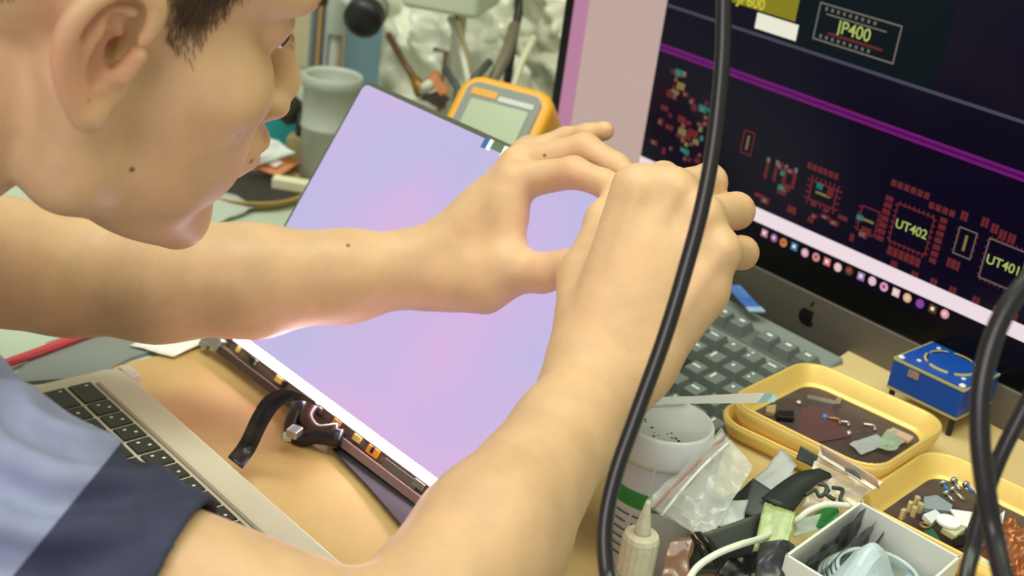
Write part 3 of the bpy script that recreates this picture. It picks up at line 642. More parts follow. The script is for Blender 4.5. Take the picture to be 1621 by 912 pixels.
for i, (p, c) in enumerate(zip(ip, icol)):
    mb = MB(); r = .0037
    screen_poly([(p[0]+r*math.cos(k*math.pi/5+.3), p[1]+r*math.sin(k*math.pi/5+.3)) for k in range(10)] if i % 3 else [(p[0]-r*.85, p[1]-r*.85), (p[0]+r*.85, p[1]-r*.85), (p[0]+r*.85, p[1]+r*.85), (p[0]-r*.85, p[1]+r*.85)], .0006, mb)
    mb.m = 1; srect(p[0]-r*.4, p[1]-r*.3, p[0]+r*.35, p[1]+r*.45, .0008, mb)
    mb.build('taskbar_icon', [em('icon_'+c[1:], c, .95), em('icon_core_%d' % (i % 3), ('#fff4f0', '#ffd9c0', '#c83a5a')[i % 3], .9)], mon)
# circuit drawing
red = MB(); teal = MB(); olive = MB(); grey = MB()
rr = random.Random(5)
def chip(x0, z0, x1, z1, pads, pw, mbp=red):
    """pads along four sides of a footprint: rows given as (side, count)"""
    for sd, n in pads:
        for k in range(n):
            f_ = (k+.5)/n
            if sd in 'bt':
                zc = z0 if sd == 'b' else z1; xc = x0+(x1-x0)*f_; srect(xc-pw*.42, zc-pw, xc+pw*.42, zc+pw, .0004, mbp)
            else:
                xc = x0 if sd == 'l' else x1; zc = z0+(z1-z0)*f_; srect(xc-pw, zc-pw*.42, xc+pw, zc+pw*.42, .0004, mbp)
SC_L = []
def text(s, p, size, col, name):
    c = bpy.data.curves.new('lettering', 'FONT'); c.body = s; c.size = size; c.align_x = 'CENTER'; c.align_y = 'CENTER'; c.extrude = .00005; c.offset = size*.012
    o = bpy.data.objects.new('tmp_text', c); COL.objects.link(o); dg = bpy.context.evaluated_depsgraph_get(); me = bpy.data.meshes.new_from_object(o.evaluated_get(dg))
    bpy.data.objects.remove(o); me.materials.clear(); me.materials.append(col)
    q = bpy.data.objects.new(name, me); COL.objects.link(q); q.parent = mon; q.rotation_euler = (math.pi/2, 0, 0); q.location = Vector((p[0], MY-.0006, p[1]))-origin(mon); return q
M_lt = em('letter_green', '#b5c46a', .9); M_ly = em('letter_yellow', '#d8d040', .95)
# top left: yellow block and white block
q = [(-0.7062, 0.2904), (-0.6313, 0.2949), (-0.6304, 0.2822), (-0.7045, 0.2836)]
xa, xb = (-0.7113, 0.2830)[0], (-0.6329, 0.2916)[0]; zt, zb = (-0.6804, 0.3205)[1], (-0.6709, 0.2844)[1]
mb = MB(); srect(xa, zb, xb, zt, .0003, mb); mb.build('yellow_block', em('block_olive', '#8d8420', .95), mon)
text('JP600', (-0.6788, 0.2891), .0125, M_ly, 'lettering')
xa, xb = (-0.6704, 0.2774)[0], (-0.6283, 0.2768)[0]; za = (-0.6476, 0.2703)[1]
mb = MB(); srect(xa, za-.0002, xb, za+.0125, .0006, mb); mb.build('white_block', em('block_white', '#f2efdc', 1.0), mon)
# JP400 header footprint
x0, x1 = (-0.6135, 0.2889)[0], (-0.5380, 0.2936)[0]; zc = (-0.5745, 0.2904)[1]
outline(x0, zc-.0145, x1, zc+.0145, .0014, .0005, grey)
for dz in (.0105, -.0105):
    for k in range(9): srect(x0+.006+k*.0056, zc+dz-.0013, x0+.0085+k*.0056, zc+dz+.0013, .0006, grey)
srect(x0+.008, zc+.0062, x1-.012, zc+.0074, .0005, grey); srect(x0+.013, zc-.0078, x1-.012, zc-.0058, .0006, red)
text('JP400', (x0*.5+x1*.5-.002, zc), .0135, M_lt, 'lettering')
# UT402 chip
cx_, cz_ = (-0.4898, 0.1636)
outline(cx_-.0165, cz_-.0155, cx_+.0165, cz_+.0155, .0010, .0004, red); chip(cx_-.0165, cz_-.0155, cx_+.0165, cz_+.0155, (('b', 8), ('t', 8), ('l', 7), ('r', 7)), .0016)
for k in range(10): srect(cx_-.026+k*.0058, cz_+.0225+(.0035 if k < 6 else -.002), cx_-.0215+k*.0058, cz_+.0275+(.0035 if k < 6 else -.002), .0004, red)
for k in range(7): srect(cx_+.0205, cz_-.018+k*.0053, cx_+.0265, cz_-.0140+k*.0053, .0004, red); srect(cx_-.0275, cz_-.018+k*.0053, cx_-.0205, cz_-.0140+k*.0053, .0004, red)
for k in range(6): srect(cx_-.015+k*.005, cz_-.0255, cx_-.0108+k*.005, cz_-.0185, .0004, red)
text('UT402', (cx_, cz_), .0100, M_lt, 'lettering')
# small chip and UT401
cx2, cz2 = (-0.4455, 0.1695)
outline(cx2-.0075, cz2-.0105, cx2+.0075, cz2+.0105, .0009, .0004, grey); chip(cx2-.0075, cz2-.0105, cx2+.0075, cz2+.0105, (('l', 4), ('r', 4)), .0014); srect(cx2-.001, cz2-.006, cx2+.0012, cz2+.006, .0005, olive)
cx3, cz3 = (-0.4133, 0.1650)
outline(cx3-.0155, cz3-.0155, cx3+.0155, cz3+.0155, .0010, .0004, grey); chip(cx3-.0155, cz3-.0155, cx3+.0155, cz3+.0155, (('b', 8), ('t', 8), ('l', 6), ('r', 6)), .0015); text('UT401', (cx3+.0005, cz3), .0098, M_lt, 'lettering')
for p in ((-0.4516, 0.1882), (-0.4350, 0.1895), (-0.4268, 0.1878), (-0.4197, 0.1857), (-0.4126, 0.1855), (-0.4523, 0.1514), (-0.4474, 0.1513), (-0.4965, 0.1317), (-0.4774, 0.1306), (-0.4610, 0.1316), (-0.4448, 0.1317), (-0.4253, 0.1319), (-0.4082, 0.1317), (-0.3947, 0.1321)):
    srect(p[0]-.0028, p[1]-.0035, p[0]-.0003, p[1]+.0035, .0004, red); srect(p[0]+.0003, p[1]-.0035, p[0]+.0028, p[1]+.0035, .0004, red)
# left clusters
cx4, cz4 = (-0.5721, 0.1621)
outline(cx4-.013, cz4-.0085, cx4+.013, cz4+.0085, .0016, .0004, red); chip(cx4-.015, cz4-.010, cx4+.015, cz4+.010, (('b', 7), ('t', 7), ('l', 4), ('r', 4)), .0017); text('UT400', (cx4, cz4), .0048, em('letter_dim', '#8f7a50', .8), 'lettering') if False else srect(cx4-.007, cz4-.001, cx4+.007, cz4+.001, .0005, olive)
for k in range(6): srect(cx4-.020+k*.0052, cz4+.0155, cx4-.0158+k*.0052, cz4+.0205, .0004, red)
cx5, cz5 = (-0.5268, 0.1565); outline(cx5-.0085, cz5-.0105, cx5+.0085, cz5+.0105, .0012, .0004, red); srect(cx5-.005, cz5-.001, cx5+.005, cz5+.001, .0005, olive); chip(cx5-.0095, cz5-.0105, cx5+.0095, cz5+.0105, (('l', 5), ('r', 5)), .0014)
cx6, cz6 = (-0.6542, 0.1785); outline(cx6-.006, cz6-.010, cx6+.006, cz6+.010, .0012, .0004, red); srect(cx6-.001, cz6-.006, cx6+.001, cz6+.006, .0005, olive)
for p in ((-0.6298, 0.1653), (-0.6206, 0.1657), (-0.6112, 0.1651), (-0.6016, 0.1657)):
    srect(p[0]-.0016, p[1]-.0095, p[0]+.0016, p[1]+.007, .0004, red); srect(p[0]-.0016, p[1]+.0045, p[0]+.0016, p[1]+.0085, .0006, grey)
for i in range(70):
    u = rr.choice((0, 0, 1)); x = rr.uniform(-.755, -.700) if u == 0 else rr.uniform(-.64, -.525); z = rr.uniform(.14, .215) if u == 0 else rr.uniform(.1385, .172)
    w = rr.choice((.002, .003, .0045)); hgt = rr.choice((.0018, .003, .0022))
    m_ = red if rr.random() < .78 else (teal if rr.random() < .6 else olive); srect(x-w, z-hgt, x+w, z+hgt, .0004+.00001*i, m_)
    if rr.random() < .5: srect(x-w*.4, z-hgt*.5, x+w*.4, z+hgt*.5, .0016, grey)
for m_, nm, c in ((red, 'red_pad_drawing', '#6e2a30'), (teal, 'teal_pad_drawing', '#1f7a72'), (olive, 'olive_drawing', '#8a7c46'), (grey, 'grey_outline_drawing', '#777268')):
    o = m_.build(nm, em(nm, c, .85), mon); o['kind'] = 'stuff'
# apple-shaped dark mark on the chin
mb = MB(); p = (-0.5603, 0.0604); n = 28; pts = []
for k in range(n):
    a = 2*math.pi*k/n; r = .0085*(1+.10*math.cos(2*a)-.16*math.exp(-((a-math.pi/2)/.35)**2)-.06*math.exp(-((a-3*math.pi/2)/.3)**2)); x = r*math.cos(a)*.92
    d = math.hypot(x-.0092, r*math.sin(a)-.001); x = x if d > .0042 else x-.0034
    pts.append((p[0]+x, p[1]+r*math.sin(a)))
screen_poly(pts, .0002, mb); screen_poly([(p[0]+.0002+.0036*u_, p[1]+.0105+.0052*v_) for u_, v_ in ((0, -.2), (.25, .5), (.9, 1), (.9, .5), (.5, -.1))], .0002, mb)
mb.build('logo', M_black, mon)

# ------------------------------------------------------------------ keyboard
kb = thing('keyboard', 'dark grey desktop keyboard tilted up in front of the black monitor', 'keyboard', (-.72, .75, 0))
KT = math.atan2(.034, .165); KX1 = -.503; KX0 = KX1-.44; KY1 = .836; ky0 = KY1-.165
def KP(x, y, z=0): return Vector((x, ky0+y*math.cos(KT)-z*math.sin(KT), .022+y*math.sin(KT)+z*math.cos(KT)))
mb = MB(); poly = [(KX0, 0), (KX1, 0), (KX1, .166), (KX0, .166)]
vs = [KP(x, y, -.018) for x, y in poly]+[KP(x, y, 0) for x, y in poly]; mb.add(vs, [(3, 2, 1, 0), (4, 5, 6, 7), (0, 1, 5, 4), (1, 2, 6, 5), (2, 3, 7, 6), (3, 0, 4, 7)]); mb.build('case', M_kbbody, kb, bevel=.003)
for x0, x1, y0, y1 in ((KX0+.012, KX0+.30, .010, .116), (KX0+.30+.006, KX1-.008, .010, .116), (KX0+.012, KX1-.008, .124, .145)):
    mb = MB(); q = [(x0, y0), (x1, y0), (x1, y1), (x0, y1)]; vs = [KP(x, y, .0001) for x, y in q]+[KP(x, y, .0008) for x, y in q]; mb.add(vs, [(4, 5, 6, 7), (0, 1, 5, 4), (1, 2, 6, 5), (2, 3, 7, 6), (3, 0, 4, 7)]); mb.build('key_bed', M_dark if y0 < .1 else mat('key_bed', '#5f6763', rough=.6), kb)
def kkey(w, legs, d=.0172):
    mb = MB(); h = .0080; b = [(-w/2, -d/2), (w/2, -d/2), (w/2, d/2), (-w/2, d/2)]; tw, td = w*.5-.0026, d*.5-.0022
    t_ = [(-tw, -td+.001), (tw, -td+.001), (tw, td+.001), (-tw, td+.001)]
    mb.add([(x, y, 0) for x, y in b]+[(x, y, h-.0004*(y > 0)) for x, y in t_], [(4, 5, 6, 7), (0, 1, 5, 4), (1, 2, 6, 5), (2, 3, 7, 6), (3, 0, 4, 7)]); mb.m = 1
    for lx, ly, lw, lh in legs: mb.box((lx, ly, h+.0001), (lw, lh, .0002))
    return mb.mesh('key', [M_kbkey, M_legend])
kk = [kkey(.0178, [(-.002, .002, .0022, .0026)]), kkey(.0178, [(-.003, -.001, .002, .002), (-.003, .004, .002, .002)]), kkey(.0178, [(-.001, .002, .0075, .0018)]), kkey(.0178, [(-.003, .002, .0018, .0070)])]
kF = kkey(.0178, [(0, .003, .0052, .0026)]); kW = kkey(.0275, [(-.004, .003, .010, .0018)]); kSp = kkey(.105, []); kEnt = kkey(.0370, [(-.006, .003, .010, .0018)])
def pk(me, x, y):
    o = bpy.data.objects.new('key', me); COL.objects.link(o); o.parent = kb; o.location = KP(x, y, .0008)-origin(kb); o.rotation_euler = (KT, 0, 0)
rk = random.Random(2); fx = KX0+.022
for x in [0]+[.038+.019*k for k in range(4)]+[.1235+.019*k for k in range(4)]+[.209+.019*k for k in range(4)]+[.30+.019*k for k in range(3)]: pk(kF, fx+x, .1345)
for x in (.3665, .3855, .4045): pk(kF, fx+x, .1345)
for r in range(5):
    y = .020+.0215*r*.985+.0
    if r == 0:
        for x in (.004, .030, .056, .206, .232, .258): pk(kW if x != 0 else kW, fx+x, y)
        pk(kSp, fx+.131, y)
    else:
        o_ = (.0, .0235, .0190, .0095, 0)[r] if r < 4 else 0
        if r < 4: pk(kW, fx+.0045, y)
        st = (0, .033, .028, .0255, 0)[r]
        n = (0, 10, 11, 12, 13)[r]
        for k in range(n): pk(kk[rk.choice((0, 0, 1, 1, 2, 3))], fx+st+.019*k, y)
        pk(kEnt if r in (1, 2) else kW, fx+st+.019*n+(.012 if r in (1, 2) else .005), y)
    for k in range(3):
        if r not in (1, 2) or (r == 1 and k == 1): pk(kk[3 if r < 2 else 2], fx+.300+.019*k, y)
        elif r == 2: pass
    for k in range(4): pk(kk[(k+r) % 4], fx+.3585+.019*k, y)
for sx in (KX0+.05, KX1-.05): MB().box((sx, KY1-.02, .0155), (.02, .006, .031)).build('foot', M_black, kb)
bs = thing('blue_clear_strip', 'small blue translucent plastic strip leaning at the back of the keyboard', 'strip', (-0.6015, 0.8337, 0.0600))
blade([(-0.6179, 0.8290, 0.0700), (-0.6017, 0.8257, 0.0660), (-0.5881, 0.8222, 0.0640)], .012, (.6, .75, .1)).build('strip_film', film('film_blue', '#3f78c8', .25), bs, solid=.0012)
blade([(-0.5881, 0.8222, 0.0640), (-0.5821, 0.8202, 0.0630)], .013, (.6, .75, .1)).build('strip_tip', film('film_pale_blue', '#a9c8e8', .2), bs, solid=.0014)

# ------------------------------------------------------------------ cardboard under the trays
cq = [(-0.4752, 0.6657), (-0.5176, 0.8615), (-.225, .853), (-.20, .60), (-.34, .585), (-.43, .60)]
tag(MB().prism(cq, .0003, .050).build('cardboard_box', M_card, bevel=.0015), 'flat tan cardboard box carrying the gold trays and the blue fan case', 'box')

# ------------------------------------------------------------------ gold trays
def tray(name, label, c, rz, w, d, h, group='gold trays on the cardboard', label_fill=None):
    t = thing(name, label, 'tray', c, group, rz)
    r = .022; n = 7; prof = [(1.0, h, 0), (.985, h+.0012, 0), (.955, h, 0), (.90, .0045, 0), (.84, .0022, 0)]
    rim = rrect(-w/2, -d/2, w/2, d/2, r, n); N_ = len(rim); vs = []
    shape = [(0, h*.86), (.0003, h), (.0016, h+.0009), (.0030, h), (.0075, .006), (.0105, .0030)]
    def inset(k): return rrect(-w/2+k, -d/2+k, w/2-k, d/2-k, max(r-k*.7, .006), n)
    outer = [(.0040, 0.0), (.0030, .002), (.0000, h*.86)]
    rows = [inset(k) for k, z in outer]; zs = [z for k, z in outer]
    for k, z in shape: rows.append(inset(k)); zs.append(z)
    for rw, z in zip(rows, zs): vs += [(x, y, z) for x, y in rw]
    fs = [(i*N_+k, i*N_+(k+1) % N_, (i+1)*N_+(k+1) % N_, (i+1)*N_+k) for i in range(len(rows)-1) for k in range(N_)]
    fs += [tuple(reversed(range(N_))), tuple(range((len(rows)-1)*N_, len(rows)*N_))]
    mb = MB(); mb.add(vs, fs); mb.build('pan', M_gold, t, True, local=True)
    mb = MB(); mb.prism(inset(.0115), .0031, .0037); mb.build('liner', mat('liner_dark', '#4f4040', rough=.45, noise_amt=.3, nscale=60), t, local=True)
    return t
RZ = math.radians(7)
TC = ((-0.4296, 0.7214, 0.0640)); 
tray('gold_tray', 'gold tray holding scraps, lower of the two stacked trays', (TC[0]-.004, TC[1]-.003, .0502), RZ+.05, .118, .112, .0125)
tray('gold_tray', 'gold tray of dark scraps and clear film, on top of the stacked pair', (TC[0], TC[1], .0580), RZ, .116, .110, .0165)
T2 = (-0.3112, 0.7083, 0.0600)
tray('gold_tray', 'gold tray of silver screws and white discs, beside the copper foil', (T2[0], T2[1], .0502), RZ, .116, .110, .0165)
def on(p, name, label, cat, mb, m, group=None, **kw): return tag(mb.build(name, m, **kw), label, cat, group)
ZL = .0618
def flat_piece(pts, z, th, name, label, cat, m, group=None, bevel=0):
    mb = MB(); n = len(pts); lo = [Vector((p[0], p[1], z)) for p in pts]; mb.prism([(p[0], p[1]) for p in pts], z, z+th); return tag(mb.build(name, m, bevel=bevel), label, cat, group)
flat_piece([(-0.4678, 0.7400), (-0.4501, 0.7527), (-0.4467, 0.7474), (-0.4645, 0.7344)], ZL, .002, 'metal_bracket', 'long pale metal strip at the far side of the upper gold tray', 'bracket', M_metal)
flat_piece([(-0.4531, 0.7529), (-0.4521, 0.7590), (-0.4463, 0.7483), (-0.4483, 0.7444)], ZL, .003, 'metal_clip', 'tiny pale clip at the end of the metal strip in the upper gold tray', 'clip', M_metal)
flat_piece([(-0.4563, 0.7189), (-0.4583, 0.7307), (-0.4441, 0.7388), (-0.4158, 0.7189), (-0.4221, 0.6892), (-0.4381, 0.6905)], ZL, .0008, 'maroon_film', 'dull maroon plastic sheet in the middle of the upper gold tray', 'film', mat('maroon', '#5b3a3c', rough=.5))
flat_piece([(-0.4610, 0.6964), (-0.4551, 0.7077), (-0.4480, 0.6988), (-0.4556, 0.6898)], ZL, .004, 'black_chip', 'small black block at the left end of the upper gold tray', 'chip', M_black, bevel=.0006)
flat_piece([(-0.4693, 0.6955), (-0.4672, 0.7033), (-0.4592, 0.6922), (-0.4642, 0.6881)], ZL, .004, 'tan_connector', 'small tan connector beside the black block in the upper gold tray', 'connector', mat('tan_conn', '#a58f63', rough=.6), bevel=.0006)
for i, (p, l) in enumerate((((-0.4641, 0.7253, 0.0630), 'bright metal nut near the metal strip in the upper gold tray'), ((-0.4418, 0.7259, 0.0630), 'blue-tipped screw in the middle of the upper gold tray'), ((-0.4187, 0.7222, 0.0630), 'pale metal bead on the maroon sheet of the upper gold tray'))):
    mb = MB(); mb.lathe([(.0022, 0), (.0024, .001), (.0014, .0024)], (p[0], p[1], ZL), 8); tag(mb.build('small_screw', (M_metal, mat('screw_blue', '#4a76c0', rough=.4), M_metal)[i], smooth=True), l, 'screw')
for i, (a, b_, l) in enumerate((((-0.4392, 0.7253, 0.0630), (-0.4291, 0.7261, 0.0630), 'bent brass spring lying mid upper gold tray'), ((-0.4212, 0.7413, 0.0630), (-0.4114, 0.7417, 0.0630), 'bent steel spring at the right of the upper gold tray'), ((-0.4322, 0.7275, 0.0630), (-0.4245, 0.7293, 0.0630), 'thin steel pin right of the brass spring in the upper gold tray'))):
    a = Vector((a[0], a[1], ZL+.0015)); b_ = Vector((b_[0], b_[1], ZL+.0015)); m_ = (a+b_)/2+Vector((.001, .003, .001))
    mb = MB(); mb.tube(spline([a, m_, b_], 5), .0011, 6); tag(mb.build('metal_spring', (mat('brass', '#9a7a4a', rough=.4, metal=.6), M_metal, M_metal)[i], smooth=True), l, 'spring')
mb = MB(); mb.grid(crumple([(-0.4071, 0.7054, 0.0640), (-0.3945, 0.7036, 0.0640), (-0.3937, 0.7308, 0.0640), (-0.4060, 0.7338, 0.0640)], .004, 5, 12, 12), 12, 12); tag(mb.build('clear_film', film('film_grey', '#c5cdcd', .35), smooth=True), 'pale clear plastic scrap in the upper gold tray', 'film')
mb = MB(); mb.grid(crumple([(-0.3958, 0.7180, 0.0640), (-0.3834, 0.7211, 0.0640), (-0.3882, 0.7499, 0.0640), (-0.4060, 0.7483, 0.0640)], .005, 8, 12, 12), 12, 12); tag(mb.build('green_film', film('film_green', '#a9bfa4', .3), smooth=True), 'greenish clear plastic scrap at the right end of the upper gold tray', 'film')
flat_piece([(-0.4029, 0.7432), (-0.4044, 0.7513), (-0.3891, 0.7535), (-0.3872, 0.7448)], ZL+.003, .002, 'pink_strip', 'pinkish strip at the right end of the upper gold tray', 'strip', mat('strip_pink', '#c9a894', rough=.5))
flat_piece([(-0.3831, 0.6918), (-0.3839, 0.6984), (-0.3759, 0.6970), (-0.3745, 0.6901)], ZL, .004, 'cream_connector', 'cream connector block at the near corner of the upper gold tray', 'connector', mat('cream', '#d0bd92', rough=.5), bevel=.0005)

# ------------------------------------------------------------------ blue fan case
fz = .0885
FA, FB_, FC, FD = (Vector((-0.4482, 0.8033, 0.0885)), Vector((-0.4491, 0.8677, 0.0885)), Vector((-0.3911, 0.8687, 0.0885)), Vector((-0.3910, 0.8075, 0.0885)))
fc = (FA+FB_+FC+FD)/4; fw_ = ((FD-FA).length+(FC-FB_).length)/2; fd_ = ((FB_-FA).length+(FC-FD).length)/2; fa = math.atan2((FD-FA).y+(FC-FB_).y, (FD-FA).x+(FC-FB_).x)
fan = thing('fan_case', 'blue square fan case with white corner screws on black standoffs', 'fan', (fc.x, fc.y, .0503), rz=fa)
FH0, FH1 = .0142, .0382
M_gap = mat('board_edge', '#b9ad6a', rough=.5)
mb = MB(); mb.box((0, 0, (FH0+FH1)/2), (fw_*.985, fd_*.985, FH1-FH0-.003)); mb.build('housing', M_blue, fan, local=True, bevel=.0008)
for nm, z in (('top_plate', FH1-.0008), ('base_plate', FH0+.0008)):
    mb = MB(); mb.prism(rrect(-fw_/2, -fd_/2, fw_/2, fd_/2, .002, 3), z-.0008, z+.0008); mb.m = 1; mb.prism(rrect(-fw_/2+.0012, -fd_/2+.0012, fw_/2-.0012, fd_/2-.0012, .002, 3), z+.0008, z+.0010)
    mb.build(nm, [M_gap, M_blue], fan, local=True)
R0 = fd_*.29
for k in range(6):
    a0 = k*math.pi/3+.12; a1 = a0+math.pi/3-.24; mb = MB(); pts = [(R0*math.cos(a0+(a1-a0)*i/8), R0*math.sin(a0+(a1-a0)*i/8), FH1+.0003) for i in range(9)]
    mb.tube(pts, .0012, 5); mb.m = 1; mb.tube([(x*.955, y*.955, z+.0001) for x, y, z in pts], .0008, 5); mb.build('grille_arc', [M_gap, M_dark], fan, local=True)
for sx in (-1, 1):
    for sy in (-1, 1):
        x, y = sx*(fw_/2-.0042), sy*(fd_/2-.0042)
        mb = MB(); mb.lathe([(.0026, 0), (.0026, .0012), (.0014, .0022), (1e-6, .0024)], (x, y, FH1), 12); mb.build('corner_screw', M_white, fan, True, local=True)
        mb = MB(); mb.tube([(x, y, 0), (x, y, FH0)], .0023, 8); mb.build('standoff', M_black, fan, local=True)
for a in (.9, 2.47, 4.04, 5.61):
    mb = MB(); mb.lathe([(.0018, 0), (.0018, .0008), (1e-6, .0014)], (R0*1.32*math.cos(a), R0*1.32*math.sin(a), FH1), 10); mb.build('vent_screw', M_white, fan, True, local=True)
mb = MB(); mb.box((-fw_*.5+.0185, -fd_/2-.0001, FH1-.0056), (.0085, .0008, .0052)); mb.build('gold_mark', mat('gold_mark', '#b59a78', rough=.5, noise_amt=.5, nscale=900), fan, local=True)
# ------------------------------------------------------------------ second tray contents
for i, (p, q, l) in enumerate((((-0.3440, 0.7201, 0.0640), (-0.3387, 0.7176, 0.0640), 'blue-shanked screw at the far left of the lower gold tray'), ((-0.3422, 0.7296, 0.0640), (-0.3355, 0.7264, 0.0640), 'silver screw upright-left among the screws of the lower gold tray'), ((-0.3354, 0.7328, 0.0640), (-0.3292, 0.7318, 0.0640), 'blue-shanked screw at the far right of the screw group in the lower gold tray'), ((-0.3358, 0.7109, 0.0640), (-0.3299, 0.7096, 0.0640), 'silver screw nearest the grey film in the lower gold tray'), ((-0.3363, 0.7189, 0.0640), (-0.3274, 0.7172, 0.0640), 'long silver screw in the middle of the screw group of the lower gold tray'))):
    a = Vector((p[0], p[1], .0655)); b_ = Vector((q[0], q[1], .0638)); d = (b_-a).normalized(); t = thing('screw', l, 'screw', a, 'screws in the lower gold tray')
    mb = MB(); mb.tube([a-d*.0012, a+d*.0010], [.0022, .0026], 8); mb.build('head', M_metal, t, True)
    mb = MB(); mb.tube([a+d*.001, b_+d*.001], .0012, 7); mb.build('shank', (mat('shank_blue', '#2f6fc4', rough=.35), M_metal)[0 if i in (0, 2) else 1], t, True)
Z2 = .0616
flat_piece([(-0.3413, 0.6951), (-0.3384, 0.7048), (-0.3262, 0.7035), (-0.3226, 0.6958), (-0.3335, 0.6833)], Z2, .003, 'grey_film', 'slate grey film piece left of the screws in the lower gold tray', 'film', mat('slate_film', '#8f9aa0', rough=.3))
flat_piece([(-0.3233, 0.6957), (-0.3134, 0.7063), (-0.3061, 0.6875), (-0.3102, 0.6857)], Z2+.0031, .0012, 'white_label', 'white card slip between the white disc and the cables', 'card', mat('slip_white', '#eef0ee', rough=.5))
flat_piece([(-0.3054, 0.7193), (-0.3061, 0.7323), (-0.2988, 0.7170), (-0.3006, 0.7083)], Z2, .0012, 'white_label', 'white card slip right of the crossing black cables', 'card', MATS['slip_white'])
mb = MB(); p = (-0.3147, 0.6799, 0.0660); mb.lathe([(.0072, 0), (.0072, .0016), (.0065, .002)], (p[0], p[1], Z2+.0046), 20); tag(mb.build('white_disc', mat('disc_white', '#fbfbf6', rough=.5)), 'round white disc in the middle of the lower gold tray', 'disc')
flat_piece([(-0.3144, 0.6729), (-0.3114, 0.6862), (-0.3057, 0.6855), (-0.3043, 0.6722)], Z2, .004, 'module_board', 'small cream module under the white disc in the lower gold tray', 'module', mat('module_cream', '#c4c39a', rough=.5), bevel=.0005)
flat_piece([(-0.3066, 0.6736), (-0.3029, 0.6829), (-0.2966, 0.6756), (-0.2996, 0.6653)], Z2, .002, 'black_chip', 'black chip near the cables in the lower gold tray', 'chip', M_black)
flat_piece([(-0.3242, 0.6693), (-0.3176, 0.6702), (-0.3021, 0.6584), (-0.3037, 0.6529), (-0.3152, 0.6585)], Z2, .0015, 'green_board', 'dark green circuit board scrap along the white box wall in the lower gold tray', 'circuit board', mat('pcb_green', '#2e5a4c', rough=.4))
flat_piece([(-0.3296, 0.6761), (-0.3289, 0.6887), (-0.3236, 0.6869), (-0.3209, 0.6724)], Z2, .003, 'pale_film', 'pale blue-white film scrap beside the green board scrap', 'film', mat('pale_film', '#d7e0e0', rough=.4))
for i, (u, l) in enumerate((((-0.3222, 0.6672, 0.0640), 'brass ring by the green board scrap in the lower gold tray'), ((-0.2930, 0.6817, 0.0640), 'brass ring between the two black cables in the lower gold tray'))):
    mb = MB(); mb.tube([(u[0]+.0026*math.cos(a*math.pi/7), u[1]+.0026*math.sin(a*math.pi/7), Z2+.0025) for a in range(15)], .0009, 6, cap=False); tag(mb.build('brass_ring', mat('brass', '#b8934a', rough=.35, metal=.7), smooth=True), l, 'ring', 'brass rings in the lower gold tray')
PB = [(-0.3359, 0.6640, 0.0660), (-0.3389, 0.6756, 0.0660), (-0.3342, 0.6728, 0.0660), (-0.3401, 0.6850, 0.0660), (-0.3347, 0.6803, 0.0660)]
for i, p in enumerate(PB):
    mb = MB(); mb.box((p[0], p[1], Z2+.0035), (.0028, .0034, .007), Matrix.Rotation(.3*i, 3, 'Z')); tag(mb.build('pin_connector', mat('pin_cream', '#d6c79a', rough=.4, metal=.4), bevel=.0004), ('leftmost', 'second from left', 'middle', 'second from right', 'rightmost')[i]+' of the five cream pin connectors along the lower gold tray wall', 'connector', 'pin connectors in the lower gold tray')
flat_piece([(-0.2937, 0.6756), (-0.2926, 0.6801), (-0.2880, 0.6727), (-0.2891, 0.6683)], Z2, .003, 'metal_shield', 'little steel shield right of the left black cable in the lower gold tray', 'shield', M_metal)
# copper foil
mb = MB(); mb.grid(crumple([(-0.2878, 0.6696, 0.0660), (-0.2999, 0.7247, 0.0700), (-0.2647, 0.7211, 0.0720), (-0.2477, 0.6638, 0.0680)], .0085, 4, 30, 30, 55), 30, 30)
tag(mb.build('copper_foil', mat('copper_foil', '#a8683f', rough=.34, metal=.55), solid=.0005), 'crumpled copper foil lying over the right end of the lower gold tray', 'foil')
mb = MB(); mb.grid(crumple([(-0.2867, 0.6685, 0.0600), (-0.2891, 0.6736, 0.0620), (-0.2680, 0.6745, 0.0620), (-0.2647, 0.6561, 0.0600)], .003, 14, 10, 10, 60), 10, 10)
tag(mb.build('paper_scrap', mat('paper_cream', '#dcd6bb', rough=.7), smooth=True, solid=.0004), 'cream printed paper scrap below the copper foil', 'paper')

# ------------------------------------------------------------------ round tub with a lid
jc = Vector((-0.4503, 0.5673, 0.0980)); jr = .0290
tub = thing('round_tub', 'white round tub with a stained lid and green label band', 'tub', (jc.x, jc.y, 0))
mb = MB(); mb.lathe([(.0255, 0), (.0275, .002), (.0280, .070), (.0262, .076), (.0262, .083)], (jc.x, jc.y, .0004), 40); mb.build('jar', mat('tub_white', '#c9ced6', rough=.35), tub, True)
mb = MB(); mb.lathe([(jr, .0765), (jr+.0006, .080), (jr+.0006, .0960), (jr-.0004, .0978), (jr-.0018, .0978), (jr-.0024, .0955)], (jc.x, jc.y, .0004), 48); mb.build('lid', mat('lid_white', '#d3d9dc', rough=.35), tub, True)
mb = MB(); mb.lathe([(jr-.0020, .0930), (jr-.0020, .0952), (1e-6, .0952)], (jc.x, jc.y, .0004), 48); mb.build('lid_top', mat('lid_blue_white', '#dfe7f2', rough=.35), tub)
mb = MB(); mb.lathe([(.0283, .048), (.0285, .0485), (.0285, .0585), (.0283, .059)], (jc.x, jc.y, .0004), 40); mb.build('green_band', mat('label_green', '#2c8a3c', rough=.5), tub, True)
mb = MB()
for k in range(6):
    for j in range(3):
        a0 = 4.2+j*.42; mb.lathe([(.02815, .0415-.0055*k), (.0282, .0425-.0055*k)], (jc.x, jc.y, .0004), 4) if False else None
        pts = [(jc.x+.02805*math.cos(a0+i*.07), jc.y+.02805*math.sin(a0+i*.07), .0424-.0058*k) for i in range(6-(k % 2))]; mb.tube(pts, .0006, 4)
mb.build('label_print', mat('print_grey', '#5a5f66', rough=.6), tub)
